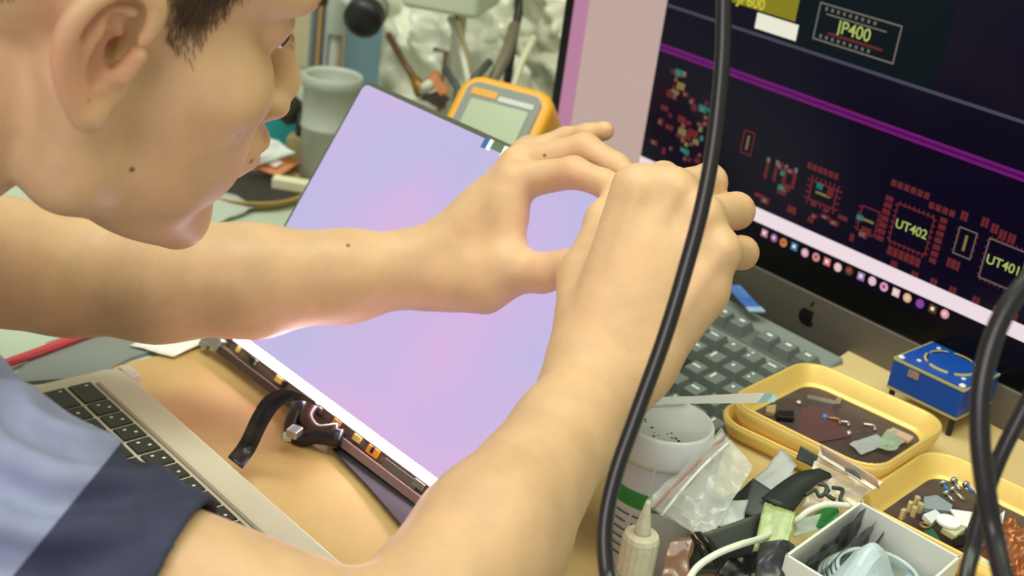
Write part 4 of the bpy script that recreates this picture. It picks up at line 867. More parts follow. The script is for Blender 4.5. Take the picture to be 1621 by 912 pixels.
rs = random.Random(4); mb = MB()
for k in range(16):
    a = rs.uniform(3.6, 6.0); rad = rs.uniform(.012, .0245); s_ = rs.uniform(.0004, .0011); mb.box((jc.x+rad*math.cos(a), jc.y+rad*math.sin(a), .0958), (s_*2.2, s_*1.4, .0003), Matrix.Rotation(a, 3, 'Z'))
mb.build('stain_specks', M_dkgrey, tub)
# white flat cable across the lid
pts = spline([(-0.4706, 0.5559, 0.1030), (-0.4662, 0.5741, 0.1015), (-0.4572, 0.5995, 0.1000), (-0.4480, 0.6253, 0.0990), (-0.4409, 0.6452, 0.0980)], 5)
wf = thing('white_flat_cable', 'white flat flex cable with a pale blue end lying across the round tub lid', 'cable', pts[0])
blade(pts, [.0055+.0022*min(1, max(0, (i-8)/8)) for i in range(len(pts))], (.1, .6, .75)).build('strip', mat('flex_white', '#eef1ee', rough=.5), wf, solid=.0006)
blade([(-0.4408, 0.6445, 0.0982), (-0.4386, 0.6516, 0.0975), (-0.4351, 0.6532, 0.0970)], [.0078, .0070, .0030], (.1, .6, .75)).build('blue_tip', mat('tip_blue', '#a8cfd6', rough=.4), wf, solid=.0009)

# ------------------------------------------------------------------ clear zip bag
bag = thing('zip_bag', 'crumpled clear zip bag with a thin red line leaning on the round tub', 'bag', (-0.4423, 0.6020, 0.0300))
q = [(-0.4209, 0.5262, 0.0665), (-0.4220, 0.5851, 0.0990), (-0.3940, 0.5846, 0.0888), (-0.3788, 0.5361, 0.0614)]
def bagfn(q, amp, seed, fr):
    A_, B_, C_, D_ = (Vector(p) for p in q); n_ = (B_-A_).cross(D_-A_).normalized()
    if n_.z < 0: n_ = -n_
    def fn(u, v):
        p = A_*(1-u)*(1-v)+B_*u*(1-v)+C_*u*v+D_*(1-u)*v; k = p*fr+Vector((seed, 0, 0))
        return p+n_*(amp*(1.2-2.2*abs(noise.noise(k))-.9*abs(noise.noise(k*2.1)))+.007*math.sin(math.pi*u)*math.sin(math.pi*v))
    return fn
mb = MB(); mb.grid(bagfn(q, .0055, 21, 34), 44, 44); mb.build('front_film', film('bag_clear', '#eef2f0', .62, .10), bag, False)
q2 = [tuple(Vector(a)+Vector((-.004, .006, -.005))) for a in q]
mb = MB(); mb.grid(bagfn(q2, .005, 33, 30), 30, 30); mb.build('back_film', film('bag_back', '#d9dfdb', .5, .2), bag, False)
fn = bagfn(q, .0012, 21, 20)
for vv, nm, m_, w in ((.09, 'red_line', mat('bag_red', '#c98a86', rough=.5), .0007), (.24, 'zip_ridge', mat('bag_white', '#f4f6f2', rough=.3), .0010)):
    mb = MB(); mb.tube([fn(i/18, vv)+Vector((.669, -.63, .394))*.005 for i in range(19)], w, 5); mb.build(nm, m_, bag, True)
# ------------------------------------------------------------------ glue bottle with needle
gl = Vector((-0.3969, 0.4979, 0.0720)); gb = thing('glue_bottle', 'cream glue bottle with a cone nozzle and thin needle, front edge of the bench', 'bottle', (gl.x, gl.y, 0))
mb = MB(); mb.lathe([(.011, 0), (.0125, .002), (.0125, .040), (.0075, .047)], (gl.x, gl.y, .0004), 28); mb.build('bottle_body', mat('bottle_pale', '#b9c3c9', rough=.3), gb, True)
mb = MB(); n = 36; prof = [(.0100, .046), (.0102, .047), (.0102, .068), (.0094, .0705), (.0055, .0715)]
for r, z in prof:
    pass
vs = [Vector((gl.x+(r*(1+(.035 if k % 2 and z < .069 else 0)))*math.cos(2*math.pi*k/n), gl.y+(r*(1+(.035 if k % 2 and z < .069 else 0)))*math.sin(2*math.pi*k/n), z)) for r, z in prof for k in range(n)]
mb.add(vs, [(i*n+k, i*n+(k+1) % n, (i+1)*n+(k+1) % n, (i+1)*n+k) for i in range(len(prof)-1) for k in range(n)]+[tuple(range((len(prof)-1)*n, len(prof)*n))]); mb.build('cap', mat('cap_cream', '#dcd7bd', rough=.4, noise_amt=.1, nscale=300), gb)
mb = MB(); mb.lathe([(.0050, .071), (.0046, .074), (.0016, .0905), (.0012, .0925)], (gl.x, gl.y, 0), 20); mb.build('nozzle', MATS['cap_cream'], gb, True)
mb = MB(); mb.tube([(gl.x, gl.y, .092), (gl.x+.0006, gl.y, .116)], .00035, 6); mb.build('needle', M_metal, gb)

# ------------------------------------------------------------------ heap of dark and clear scraps
def sheet(pts, name, label, cat, m, amp=.001, seed=1, nu=8, nv=8, fr=40, th=.0006, group=None, smooth=True):
    mb = MB(); mb.grid(crumple(pts, amp, seed, nu, nv, fr), nu, nv); return tag(mb.build(name, m, smooth=smooth, solid=th), label, cat, group)
M_gsheet = mat('slate_sheet', '#474c4f', rough=.5); M_dsheet = mat('dark_green_sheet', '#2c3531', rough=.45)
sheet([(-0.3887, 0.5755, 0.0640), (-0.4021, 0.5987, 0.0740), (-0.3866, 0.5979, 0.0740), (-0.3768, 0.5833, 0.0640)], 'slate_sheet', 'slate grey card standing between the clear bag and the green film', 'card', M_gsheet, .0006, 2)
sheet([(-0.4064, 0.6056, 0.0700), (-0.4157, 0.6413, 0.0760), (-0.3977, 0.6373, 0.0740), (-0.3816, 0.5931, 0.0700)], 'white_film', 'milky white film folded against the gold tray', 'film', mat('milky', '#ccd0d2', rough=.25), .004, 6, 10, 10)
pts = spline([(-0.3777, 0.5931, 0.0700), (-0.3816, 0.6118, 0.0730), (-0.3828, 0.6276, 0.0760), (-0.3806, 0.6437, 0.0760)], 5)
tag(blade(pts, [.020-.0006*i for i in range(len(pts))], (.75, .5, -.2)).build('black_strip', M_dsheet, smooth=True, solid=.0009), 'curved black strip behind the green film piece', 'strip')
flat = sheet([(-0.4031, 0.6415, 0.0740), (-0.4041, 0.6451, 0.0820), (-0.3906, 0.6450, 0.0820), (-0.3909, 0.6437, 0.0740)], 'dark_chip_sheet', 'small dark square scrap leaning on the near rim of the gold tray', 'scrap', mat('chip_sheet', '#49514f', rough=.4), .0004, 3, th=.0012)
zb = thing('zip_bag', 'clear zip bag with a pink stripe and dark squiggles, against the gold tray', 'bag', (-0.3854, 0.6707, 0.0550))
q = [(-0.3769, 0.6133, 0.0640), (-0.3956, 0.6540, 0.0840), (-0.3530, 0.6602, 0.0800), (-0.3563, 0.6372, 0.0660)]
mb = MB(); mb.grid(crumple(q, .003, 12, 20, 20, 45), 20, 20); mb.build('film', film('bag_warm', '#e6dfcf', .35, .12), zb, True)
blade(spline([(-0.3896, 0.6451, 0.0870), (-0.3689, 0.6468, 0.0860), (-0.3497, 0.6505, 0.0830)], 5), .012, (.05, -.45, .6)).build('zip_band', mat('zip_pink', '#e0c4bb', rough=.35), zb, smooth=True, solid=.0005)
blade(spline([(-0.3839, 0.6347, 0.0885), (-0.3638, 0.6361, 0.0875), (-0.3449, 0.6384, 0.0850)], 5), .0022, (.05, -.45, .6)).build('zip_ridge', mat('zip_white', '#f7f3ec', rough=.3), zb, smooth=True, solid=.0008)
blade(spline([(-0.3642, 0.6348, 0.0890), (-0.3600, 0.6381, 0.0890), (-0.3553, 0.6383, 0.0880)], 4), .009, (.05, -.45, .6)).build('zip_slider', mat('slider_grey', '#7f8783', rough=.4), zb, smooth=True, solid=.0005)
for a_ in (((1278,786), (1290,778), (1300,790), (1312,776)), ((1300,768), (1312,772), (1308,784), (1322,790)), ((1318,780), (1332,776), (1328,790), (1336,800))):
    pass
for a_ in (((-0.3734, 0.6137, 0.0730), (-0.3723, 0.6208, 0.0750), (-0.3671, 0.6193, 0.0740), (-0.3670, 0.6272, 0.0760)), ((-0.3743, 0.6251, 0.0770), (-0.3697, 0.6278, 0.0770), (-0.3660, 0.6237, 0.0750), (-0.3605, 0.6259, 0.0730)), ((-0.3668, 0.6302, 0.0770), (-0.3627, 0.6351, 0.0760), (-0.3589, 0.6284, 0.0740), (-0.3550, 0.6277, 0.0720))):
    mb = MB(); mb.tube(spline(a_, 6), .0013, 6); mb.build('dark_squiggle', M_dkgrey, zb, True)
# dark card and black clip parts at the front
sheet([(-0.3704, 0.5303, 0.0600), (-0.3785, 0.5254, 0.0720), (-0.3716, 0.5693, 0.0760), (-0.3642, 0.5598, 0.0620)], 'dark_card', 'dark grey-green card lying in front of the clear bag', 'card', mat('dark_card', '#454b46', rough=.45), .0004, 9, 6, 6, 30, .0010)
for i, (a_, b_, l) in enumerate((((-0.3795, 0.5212, 0.0720), (-0.3678, 0.5253, 0.0600), 'black glossy tweezer arm left of the dark card, outermost'), ((-0.3789, 0.5248, 0.0720), (-0.3676, 0.5304, 0.0600), 'black glossy tweezer arm left of the dark card, inner one'))):
    pass
tw = thing('tweezers', 'black glossy tweezers beside the left edge of the dark card', 'tweezers', (-0.3824, 0.5381, 0.0550))
for a_, b_ in (((-0.3788, 0.5189, 0.0740), (-0.3633, 0.5214, 0.0600)), ((-0.3791, 0.5234, 0.0740), (-0.3652, 0.5298, 0.0600))):
    blade([a_, tuple((Vector(a_)+Vector(b_))/2+Vector((0, 0, .002))), b_], [.0035, .0050, .0055], (.7, .3, .4)).build('arm', mat('gloss_black', '#17140f', rough=.2, spec=.7), tw, smooth=True, solid=.0012)
sheet([(-0.3646, 0.5271, 0.0520), (-0.3689, 0.5417, 0.0560), (-0.3618, 0.5632, 0.0580), (-0.3533, 0.5466, 0.0520)], 'black_film', 'black glossy film in the shadow below the white cable', 'film', mat('gloss_film', '#141517', rough=.25, spec=.6), .003, 17, 12, 12)
gp = sheet([(-0.3556, 0.5455, 0.0680), (-0.3726, 0.5715, 0.0820), (-0.3557, 0.5793, 0.0820), (-0.3442, 0.5621, 0.0700)], 'green_film', 'translucent mottled green plastic piece standing before the white box', 'plastic', film('green_plastic', '#a3b878', .12, .25), .0012, 7, 12, 12, 120, .0012)
pts = [(-0.3483, 0.4813, 0.0760), (-0.3515, 0.4921, 0.0780), (-0.3531, 0.5064, 0.0800), (-0.3511, 0.5216, 0.0820), (-0.3536, 0.5444, 0.0780), (-0.3567, 0.5639, 0.0720), (-0.3524, 0.5733, 0.0740), (-0.3509, 0.5918, 0.0790), (-0.3522, 0.6210, 0.0780), (-0.3501, 0.6303, 0.0740), (-0.3450, 0.6113, 0.0700)]
pts1 = [(-0.3467, 0.4786, 0.0760), (-0.3523, 0.4930, 0.0780), (-0.3534, 0.5093, 0.0800), (-0.3510, 0.5252, 0.0820), (-0.3544, 0.5488, 0.0760), (-0.3621, 0.5772, 0.0690), (-0.3577, 0.5857, 0.0740), (-0.3558, 0.5922, 0.0790), (-0.3530, 0.6045, 0.0810), (-0.3467, 0.6194, 0.0790)]
tag((lambda mb: mb.tube(spline(pts1, 8), .0019, 10) and mb)(MB()).build('white_cable', mat('cable_white', '#e4e8da', rough=.45), smooth=True), 'white round cable looping past the green film to the white box', 'cable')
mb = MB(); p = (-0.3540, 0.6085, 0.0700); mb.lathe([(1e-6, .0012), (.0085, .0012), (.0092, .0004), (.0092, 0)], (0, 0, 0), 24, Matrix.Rotation(.5, 3, 'X') @ Matrix.Rotation(-.5, 3, 'Y')); mb.v = [tuple(Vector(v)+Vector(p)) for v in mb.v]
tag(mb.build('green_disc', mat('disc_green', '#1f7a34', rough=.45)), 'dark green round disc behind the white box wall', 'disc')
sheet([(-0.3543, 0.5807, 0.0660), (-0.3617, 0.5921, 0.0700), (-0.3553, 0.6251, 0.0700), (-0.3484, 0.6173, 0.0660)], 'pale_film', 'pale green clear film under the dark green disc', 'film', film('pale_green', '#cfe0d2', .3), .001, 5)
sheet([(-0.3763, 0.5164, 0.0515), (-0.4160, 0.5788, 0.0525), (-0.4235, 0.6447, 0.0535), (-0.3427, 0.5744, 0.0515)], 'dark_rag', 'dark green-black cloth under the dark card and the green film', 'rag', mat('cloth_dark', '#1d2522', rough=.6), .003, 27, 16, 16)
sheet([(-0.3755, 0.4940, 0.0560), (-0.3909, 0.5162, 0.0660), (-0.3845, 0.5267, 0.0680), (-0.3649, 0.5066, 0.0560)], 'brown_film', 'reddish brown film between the glue bottle and the tweezers', 'film', film('film_brown', '#8f6a58', .2), .003, 29, 12, 12)
sheet([(-0.3852, 0.5491, 0.0660), (-0.3930, 0.5639, 0.0740), (-0.3889, 0.5800, 0.0730), (-0.3788, 0.5657, 0.0660)], 'white_scrap', 'white film scrap under the right corner of the clear bag', 'scrap', mat('scrap_white', '#c3ccce', rough=.35), .003, 31, 10, 10)
bc = thing('black_bag', 'shiny black plastic lump in front of the white box', 'bag', (-0.3521, 0.5683, 0.0500))
q = [(-0.3347, 0.5204, 0.0660), (-0.3458, 0.5367, 0.0820), (-0.3370, 0.5555, 0.0800), (-0.3215, 0.5430, 0.0660)]
mb = MB(); A_, B_, C_, D_ = (Vector(x) for x in q); nn = (B_-A_).cross(D_-A_).normalized()
if nn.z < 0: nn = -nn
cr0 = crumple(q, .003, 8, 18, 18, 45); mb.grid(lambda u, v: cr0(u, v)+nn*.008*math.sin(math.pi*v)*(.4+.6*u), 18, 18); mb.build('film', mat('gloss_lump', '#2b2d31', rough=.3, spec=.7), bc, True, solid=.0006)

# ------------------------------------------------------------------ white open box
W0, W1, W2 = Vector((-0.3301, 0.5374, 0.0840)), Vector((-0.3425, 0.6223, 0.0840)), Vector((-0.2769, 0.6254, 0.0840)); W3 = W0+W2-W1
wb = thing('white_box', 'white open carton full of clear bags, front right on the cardboard', 'box', ((W0.x+W2.x)/2, (W0.y+W2.y)/2, .0505))
def wall(a, b_, th, inw):
    d = (b_-a).normalized(); n_ = Vector((-d.y, d.x, 0))*inw*th; mb = MB(); vs = []
    for z in (.0506, .084): vs += [Vector((p.x, p.y, z)) for p in (a, b_, b_+n_, a+n_)]
    mb.add(vs, [(3, 2, 1, 0), (4, 5, 6, 7), (0, 1, 5, 4), (1, 2, 6, 5), (2, 3, 7, 6), (3, 0, 4, 7)]); return mb.build('wall', mat('box_white', '#dfe3da', rough=.5), wb, bevel=.0003)
for a, b_ in ((W0, W1), (W1, W2), (W2, W3), (W3, W0)):
    s_ = 1 if ((W0+W2)/2-a).dot(Vector((-(b_-a).y, (b_-a).x, 0))) > 0 else -1; wall(a, b_, .0018, s_)
mb = MB(); mb.prism([(p.x, p.y) for p in (W0, W1, W2, W3)], .0506, .0516); mb.build('base', MATS['box_white'], wb)
def inb(s, t, z): p = W0+(W1-W0)*s+(W3-W0)*t; return (p.x, p.y, z)
for i in range(3):
    tag((lambda mb: (mb.grid(crumple([inb(.10+.05*i, .05+.10*i, .055), inb(.96, .06+.09*i, .056), inb(.95, .08+.11*i, .084-.004*i), inb(.10, .12+.12*i, .080-.005*i)], .0022, 40+i, 14, 10, 50), 14, 10), mb)[1])(MB()).build('black_sleeve', (mat('black_sleeve', '#2a2e33', rough=.25, spec=.7), film('smoke_film', '#5f676c', .25), mat('navy_sleeve', '#20252e', rough=.3))[i], smooth=True, solid=.0004), ('black plastic sleeve against the left wall inside the white box', 'smoky clear sleeve second from the left wall inside the white box', 'dark navy sleeve nearest the pale bag inside the white box')[i], 'sleeve')
mb = MB(); cc = Vector(inb(.56, .52, .0605))
cr1 = lambda u, v: Vector(inb(.04+.80*u, .26+.50*v, .060+.032*math.sin(math.pi*min(1, u*1.1))*math.sin(math.pi*v)**.6+.004*noise.noise(Vector((u*3, v*3, 1)))+.003*abs(noise.noise(Vector((u*7, v*7, 2))))))
mb.grid(cr1, 16, 16); tag(mb.build('pale_bag', mat('pale_bag', '#c9dbe2', rough=.3)), 'pale blue-white plastic bag heaped in the middle of the white box', 'bag')
mb = MB()
for k in range(5):
    rad = .0295-.0020*k; mb.tube([tuple(Vector(inb(.52, .56, .066+.0022*k))+Vector((rad*1.02*math.cos(a*math.pi/20), rad*1.02*math.sin(a*math.pi/20), 0))) for a in range(41)], .0012, 6, cap=False)
tag(mb.build('tube_coil', film('coil_clear', '#d8e6e6', .35), smooth=True), 'coil of thin clear tubing along the right inside of the white box', 'coil')
sheet([inb(.45, .72, .066), inb(.75, .70, .074), inb(.78, .90, .074), inb(.45, .92, .066)], 'blue_grey_film', 'blue-grey film folded at the right inside the white box', 'film', mat('bluegrey', '#8b9cab', rough=.35), .002, 22)

# ------------------------------------------------------------------ cables hanging in the foreground
def cable(pts, r, name, label): mb = MB(); mb.tube(spline(pts, 10), r, 12); return tag(mb.build(name, M_rubber, smooth=True), label, 'cable')
cable([(-0.4356, 0.4910, 0.4793), (-0.4051, 0.4798, 0.4096), (-0.3894, 0.4723, 0.3707), (-0.3791, 0.4668, 0.3447), (-0.3684, 0.4585, 0.3132), (-0.3606, 0.4494, 0.2854), (-0.3544, 0.4384, 0.2572), (-0.3487, 0.4258, 0.2275), (-0.3442, 0.4120, 0.1976), (-0.3387, 0.3983, 0.1715), (-0.3315, 0.3889, 0.1518), (-0.3204, 0.3826, 0.1356), (-0.3014, 0.3744, 0.1156), (-.335, .395, .02), (-.31, .37, .0036), (-.22, .35, .0036)], .0036, 'hanging_cable', 'thick black cable hanging down in front of the right hand')
cable([(-0.1516, 0.7005, 0.5860), (-0.1761, 0.5730, 0.3982), (-0.2035, 0.5178, 0.3312), (-0.2159, 0.4925, 0.3118), (-0.2209, 0.4773, 0.2958), (-0.2205, 0.4674, 0.2793), (-0.2162, 0.4603, 0.2607), (-0.2092, 0.4565, 0.2427), (-0.2004, 0.4548, 0.2250), (-0.1920, 0.4542, 0.2097), (-0.1782, 0.4455, 0.1978), (-0.1479, 0.4298, 0.1721), (-.12, .37, .03), (-.05, .36, .0065), (.03, .38, .0042)], .0041, 'looped_cable', 'thicker black cable looping down at the right edge in front of the trays')
cable([(-0.1250, 0.7394, 0.5015), (-0.1867, 0.5982, 0.3676), (-0.2121, 0.5354, 0.2978), (-0.2146, 0.5148, 0.2690), (-0.2138, 0.4982, 0.2410), (-0.2125, 0.4868, 0.2206), (-0.2077, 0.4746, 0.2057), (-0.2017, 0.4642, 0.1914), (-0.1942, 0.4507, 0.1826), (-0.1744, 0.4262, 0.1604), (-.18, .39, .03), (-.12, .42, .0065), (-.04, .46, .0036)], .0034, 'looped_cable', 'thinner black cable crossing behind the thicker one at the right edge')

# ------------------------------------------------------------------ behind the screen: multimeter and clutter
mc = Vector((-0.8414, 0.7485, 0.1587)); mx_ = Vector((.92, .40, 0)).normalized(); mn = Vector((.30, -.68, .68)).normalized()
mx_ = (mx_-mn*mx_.dot(mn)).normalized(); my_ = mn.cross(mx_).normalized()
meter = thing('multimeter', 'yellow multimeter with a grey face leaning behind the lit screen', 'multimeter', (mc.x, mc.y, 0))
def MMp(x, y, z=0): return mc+mx_*x+my_*y+mn*z
def mprism(poly, z0, z1, name, m, bevel=0, parent=meter):
    mb = MB(); n = len(poly); mb.add([MMp(p[0], p[1], z0) for p in poly]+[MMp(p[0], p[1], z1) for p in poly], [tuple(reversed(range(n))), tuple(range(n, 2*n))]+[(i, (i+1) % n, n+(i+1) % n, n+i) for i in range(n)]); return mb.build(name, m, parent, bevel=bevel, segs=3)
mprism(rrect(-.046, -.115, .046, .030, .020), -.040, .002, 'holster', mat('meter_yellow', '#e6a51e', rough=.42), .007)
mprism(rrect(-.036, -.105, .036, .021, .010), .002, .0035, 'face', mat('meter_face', '#7f847c', rough=.5))
mprism(rrect(-.028, -.030, .028, .004, .003), .0035, .0042, 'display', mat('lcd', '#9aa884', rough=.3))
mprism([(-.031, .008), (-.006, .008), (-.006, .015), (-.031, .015)], .0035, .0040, 'name_plate', mat('plate_yellow', '#d9a02a', rough=.5))
mprism([(-.004, .007), (.030, .007), (.030, .012), (-.004, .012)], .0035, .0040, 'model_print', mat('print_pale', '#c3c9c4', rough=.5))
mb = MB(); mb.lathe([(.013, .0035), (.012, .010), (.009, .0105)], (0, 0, 0), 20, Matrix((mx_, my_, mn)).transposed()); mb.v = [tuple(Vector(v)+MMp(0, -.062)) for v in mb.v]; mb.build('dial', M_dkgrey, meter, True)
# grey canister
gc = Vector((-1.1028, 0.7511, 0.0000)); can = thing('canister', 'pale grey round canister with two rims left of the lit screen', 'canister', (gc.x, gc.y, 0))
mb = MB(); mb.lathe([(.026, 0), (.028, .002), (.028, .062), (.0295, .063), (.0295, .066), (.0285, .067), (.0285, .105), (.0305, .106), (.0305, .118), (.029, .119), (.0275, .114), (.0275, .09), (1e-6, .088)], (gc.x, gc.y, .0004), 36); mb.build('body', mat('canister_grey', '#a9b0a2', rough=.45), can, True)
for i, (u, c, l) in enumerate((('a', '#5d6a72', 'dark slate card standing at the left of the row behind the canister'), ('b', '#9a7a52', 'tan card in the row behind the canister'), ('c', '#8e979b', 'grey card in the row behind the canister'), ('d', '#c98f4e', 'orange card at the right of the row behind the canister'))):
    p = (Vector((-1.3663, 0.9021, 0.0267)), Vector((-1.3613, 0.9081, 0.0277)), Vector((-1.3553, 0.9152, 0.0289)), Vector((-1.3497, 0.9218, 0.0300)))[i]
    mb = MB(); mb.box((p.x, p.y, .10), (.006, .05, .19), Matrix.Rotation(.78, 3, 'Z')); tag(mb.build('standing_card', mat('card_'+c[1:], c, rough=.6)), l, 'card')
p = Vector((-1.3364, 0.9511, 0.0543)); mb = MB(); mb.box((p.x, p.y, .105), (.045, .006, .21), Matrix.Rotation(.85, 3, 'Z')); tag(mb.build('blue_folder', mat('folder_blue', '#6f8f9c', rough=.6)), 'blue-grey folder standing behind the black lamp knob', 'folder')
# magnifier lamp with knob
lm_ = thing('lamp_arm', 'white lamp arm with a big round black knob at the back', 'lamp', Vector((-1.2088, 0.8225, 0.1396))*1)
o_ = Vector(lm_.location); lm_.location = (o_.x, o_.y, 0)
a = Vector((-1.2057, 0.8211, 0.1320)); mb = MB(); mb.tube([a, (a.x, a.y, a.z+.20)], .0105, 16); mb.build('post', M_white, lm_, True)
mb = MB(); mb.tube([(a.x, a.y, .0), (a.x, a.y, a.z)], .006, 12); mb.build('stem', mat('stem_grey', '#a3a596', rough=.4), lm_, True)
k = Vector((-1.1436, 0.8136, 0.1669)); d = Vector((.62, -.70, -.25)).normalized(); mb = MB(); mb.tube([k-d*.020, k-d*.004], [.0215, .0215], 24); mb.build('knob_collar', mat('collar_grey', '#7f8876', rough=.5), lm_, True)
mb = MB(); mb.tube([k-d*.004, k+d*.012, k+d*.016], [.0205, .0205, .015], 28); mb.build('knob', M_black, lm_, True)
mb = MB(); mb.tube([a+Vector((0, 0, .045)), k-d*.018], .010, 12); mb.build('joint', M_white, lm_, True)
# white device box above the clutter
p = Vector((-1.1265, 0.9143, 0.1975)); dv = thing('white_device', 'white instrument box on a post at the top behind the screen', 'device', (p.x, p.y, 0))
Mr = Matrix.Rotation(.62, 3, 'Z'); mb = MB(); mb.box(p+Vector((0, 0, .035)), (.085, .10, .11), Mr); mb.build('case', mat('device_white', '#c3cdb4', rough=.5), dv, bevel=.006)
mb = MB(); mb.tube([(p.x-.02, p.y+.03, 0), (p.x-.02, p.y+.03, p.z)], .008, 10); mb.build('post', M_offw, dv, True)
mb = MB(); mb.box(p+Mr @ Vector((-.018, -.0502, .022)), (.012, .002, .006), Mr); mb.build('slot', M_dkgrey, dv)
# plastic sheeting behind everything
sheet([(-1.3557, 0.9837, -0.0130), (-1.4920, 1.0486, 0.1700), (-1.1982, 1.1435, 0.2291), (-1.0784, 1.0677, 0.0566)], 'plastic_sheet', 'crumpled translucent pale plastic sheeting hung behind the tools', 'sheet', mat('sheeting', '#e6e7d3', rough=.22, spec=.7), .05, 31, 40, 40, 12, .0006)
sheet([(-1.2666, 0.9609, 0.1037), (-1.2958, 0.9948, 0.1569), (-1.1676, 1.0193, 0.1561), (-1.1363, 0.9870, 0.0766)], 'plastic_bag', 'clear folded plastic bag with pale creases behind the multimeter', 'bag', film('bag_pale', '#dfe0cf', .35, .15), .03, 35, 24, 24, 22)
sheet([(-1.1640, 1.0209, 0.1271), (-1.1816, 1.0365, 0.1819), (-1.0944, 1.0373, 0.1875), (-1.0259, 0.9923, 0.0499)], 'plastic_bag', 'pale striped plastic bag beside the left edge of the monitor', 'bag', mat('bag_stripe', '#c8c8b0', rough=.25, spec=.7), .03, 38, 24, 24, 26)
def rod(pts, r, name, label, cat, m, group=None):
    e = Vector(pts[-1]); pts = list(pts)+([tuple(e*1.0+Vector((.004, -.004, -(e.z-r)*.5))), (e.x+.008, e.y-.008, r)] if e.z > .03 else []); mb = MB(); mb.tube(pts, r, 10); return tag(mb.build(name, m, smooth=True), label, cat, group)
br = thing('brush', 'brush with a thin brown handle leaning at the upper back', 'brush', (-1.0964, 0.8545, 0.1015))
mb = MB(); mb.tube([(-1.1681, 0.8643, 0.1374), (-1.1296, 0.8602, 0.1162), (-1.0990, 0.8543, 0.1056)], [.0040, .0036, .0040], 10); mb.build('handle', mat('handle_brown', '#5c3a22', rough=.4), br, True)
mb = MB(); mb.tube([(-1.1009, 0.8537, 0.1079), (-1.0825, 0.8513, 0.0981)], [.0055, .0085], 10); mb.build('ferrule', mat('ferrule', '#8a6424', rough=.35, metal=.4), br, True)
mb = MB(); mb.tube([(-1.0843, 0.8508, 0.1004), (-1.0719, 0.8537, 0.1092)], [.0052, .0060], 10); mb.build('tip', M_offw, br, True)
sheet([(-1.0950, 0.8624, 0.1117), (-1.1062, 0.8854, 0.1168), (-1.0568, 0.8691, 0.1083), (-1.0446, 0.8484, 0.1052)], 'copper_braid', 'orange copper scrap between the brush and the multimeter', 'scrap', mat('copper_dull', '#b9744a', rough=.5), .006, 4)
sheet([(-1.0759, 0.8403, 0.0947), (-1.0670, 0.8570, 0.1063), (-1.0395, 0.8544, 0.1062), (-1.0250, 0.8342, 0.1001)], 'dark_rag', 'dark brown rag under the copper scrap', 'rag', mat('rag_dark', '#2b1d14', rough=.8), .006, 9)
rod([(-1.1323, 0.9183, 0.1629), (-1.0968, 0.9096, 0.1395), (-1.0479, 0.8845, 0.1179)], .0035, 'white_stick', 'white stick leaning behind the multimeter', 'stick', mat('stick_white', '#d8dccb', rough=.5))
rod([(-1.0900, 0.8922, 0.1763), (-1.0465, 0.8752, 0.1513), (-1.0056, 0.8588, 0.1317)], .0022, 'brown_stick', 'thin brown stick beside the white stick behind the multimeter', 'stick', mat('stick_brown', '#8a7652', rough=.6))
rod([(-1.1071, 0.9884, 0.2070), (-1.0861, 0.9764, 0.1774), (-1.0717, 0.9602, 0.1524)], .0050, 'black_tweezers', 'black tool blade upright left of the monitor', 'tool', M_black)
rod([(-1.0316, 0.9244, 0.1793), (-1.0033, 0.8917, 0.1552), (-0.9875, 0.8649, 0.1363)], .0062, 'grey_tool', 'grey-brown tool handle below the black blade left of the monitor', 'tool', mat('handle_grey', '#6e6450', rough=.5))
rod([(-0.9968, 0.8657, 0.1533), (-0.9856, 0.8368, 0.1389)], .0042, 'black_pen', 'short black pen behind the multimeter top, right one', 'pen', M_dkgrey)
rod([(-1.0376, 0.8431, 0.1357), (-0.9920, 0.8247, 0.1302)], .0040, 'black_pen', 'short black pen behind the multimeter top, left one', 'pen', M_dkgrey)
rod([(-0.9776, 0.8463, 0.1404), (-0.9616, 0.8265, 0.1324)], .0062, 'orange_marker', 'orange marker top poking above the multimeter', 'marker', mat('cap_orange', '#b8702a', rough=.5))
rod([(-1.0066, 0.9304, 0.1720), (-0.9905, 0.9028, 0.1513), (-0.9712, 0.8788, 0.1308)], .0040, 'cream_tube', 'cream bent tube between the multimeter and the monitor', 'tube', mat('tube_cream', '#d2cfae', rough=.5))
rod([(-1.1617, 0.9235, 0.1196), (-1.1515, 0.9338, 0.1188)], .0030, 'tan_stick', 'tan stick lying across the sheeting above the copper scrap', 'stick', mat('stick_tan', '#8f7650', rough=.6))
# left cluster beyond the face
p = Vector((-1.1044, 0.7031, 0.0000)); tg = thing('gold_rimmed_tray', 'dark tray with a gold rim in the gap beneath the nose', 'tray', (p.x, p.y, 0))
tc_ = (-1.1125, 0.6667, 0.0100)
mb = MB(); mb.lathe([(.055, 0), (.060, .008), (.062, .010), (.058, .010), (.054, .003), (1e-6, .003)], (tc_[0], tc_[1], .0004), 36); mb.m = 0; mb.build('dish', mat('dish_gold', '#a88a4a', rough=.45), tg, True)
mb = MB(); mb.lathe([(.0535, .0030), (.0535, .0040), (1e-6, .0040)], (tc_[0], tc_[1], .0004), 30); mb.build('lining', mat('dish_dark', '#2a2420', rough=.6), tg)
dz = [(-1.1420, 0.6812, 0.0160), (-1.1332, 0.7049, 0.0300), (-1.1212, 0.7309, 0.0200), (-1.1158, 0.7018, 0.0100)]
ob = thing('orange_packet', 'orange diamond-shaped packet with a pale label in the gap beneath the nose', 'packet', dz[3])
mb = MB(); mb.add(dz, [(0, 1, 2, 3)]); mb.build('sheet', mat('packet_orange', '#c47a45', rough=.5), ob, solid=.004)
cq_ = [tuple(Vector(dz[0])*.36+(Vector(dz[1])+Vector(dz[2])+Vector(dz[3]))*.6400/3+Vector((.003, -.003, .004))) for _ in range(1)]
ctr = sum((Vector(x) for x in dz), Vector())/4; up_ = Vector((.4, -.4, .8)).normalized()*.0028
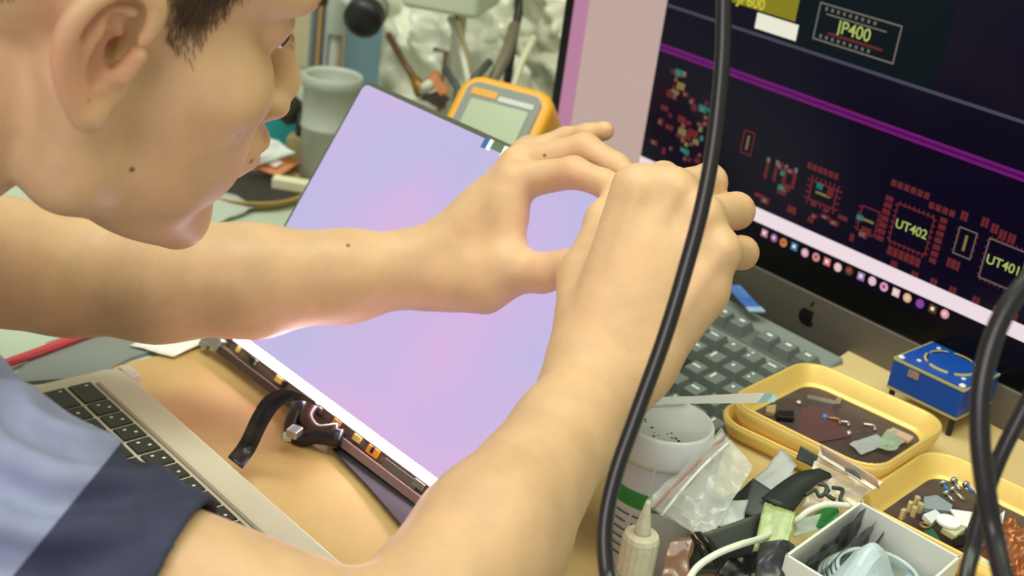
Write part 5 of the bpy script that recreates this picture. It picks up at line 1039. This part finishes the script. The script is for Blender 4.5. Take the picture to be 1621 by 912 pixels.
mb = MB(); mb.add([ctr+(Vector(x)-ctr)*.36+up_ for x in dz], [(0, 1, 2, 3)]); mb.build('label', mat('packet_label', '#d9c8bd', rough=.5), ob, solid=.0006)
p = Vector((-1.1705, 0.7369, 0.0000)); bx = [(-1.1360, 0.6853, 0.0502), (-1.1547, 0.7528, 0.0376)]
mb = MB(); q = Vector((-1.2061, 0.7593, 0.0338)); mb.box((q.x, q.y, q.z/2), (.05, .035, q.z*1.0+.03), Matrix.Rotation(.78, 3, 'Z')); tag(mb.build('teal_box', mat('teal', '#1c9a9c', rough=.5), bevel=.001), 'teal box glimpsed between the nose and the canister', 'box')
tl_ = thing('black_holder', 'black tool leaning on the teal box under the nose', 'tool', Vector((-1.1567, 0.7344, 0.0624)))
mb = MB(); mb.tube([(-1.1757, 0.7283, 0.0848), (-1.1583, 0.7358, 0.0673), (-1.1497, 0.7361, 0.0533)], [.012, .017, .006], 10); mb.build('grip', mat('grip_black', '#37322c', rough=.6), tl_, True)
mb = MB(); mb.tube([(-1.1516, 0.7453, 0.0712), (-1.1320, 0.7349, 0.0466)], .004, 8); mb.build('shaft', M_dark, tl_, True)
sheet([(-1.1352, 0.6619, 0.0300), (-1.1413, 0.7073, 0.0450), (-1.1161, 0.7229, 0.0350), (-1.1272, 0.6894, 0.0200)], 'white_foam', 'white crumpled paper above the orange packet under the nose', 'paper', mat('foam_white', '#d7ddd6', rough=.7), .006, 13)
mb = MB(); q = Vector((-1.1346, 0.7377, 0.0302)); mb.box((q.x, q.y, q.z/2), (.022, .03, q.z+.03), Matrix.Rotation(.78, 3, 'Z')); tag(mb.build('khaki_box', mat('khaki', '#9c9366', rough=.6)), 'khaki box beside the canister base', 'box')
p = Vector((-1.0919, 0.7069, 0.0080)); mb = MB(); mb.box(p, (.045, .014, .014), Matrix.Rotation(.75, 3, 'Z')); tag(mb.build('cream_block', mat('block_cream', '#d9d9b6', rough=.6), bevel=.002), 'cream block on the bench left of the lit screen edge', 'block')
sheet([(-1.0508, 0.5678, 0.0060), (-1.0982, 0.6266, 0.0120), (-1.0602, 0.6486, 0.0080), (-1.0399, 0.5915, 0.0040)], 'grey_sheet', 'pale grey sheet on the bench under the chin', 'sheet', mat('sheet_grey', '#aeb6ab', rough=.6), .004, 19)
# cream backdrop boxes
for u, w, hgt, c, l in ((Vector((-1.5599, 0.9981, 0.0266)), .16, .42, '#b7ae8c', 'tall beige storage box at the back behind the face'), (Vector((-1.5976, 0.7995, 0.0268)), .14, .30, '#a39f86', 'drab storage box at the back hidden mostly by the head')):
    mb = MB(); mb.box((u.x, u.y, hgt/2+.0005), (w, .12, hgt), Matrix.Rotation(.82, 3, 'Z')); tag(mb.build('storage_box', mat('store_'+c[1:], c, rough=.7), bevel=.003), l, 'box')
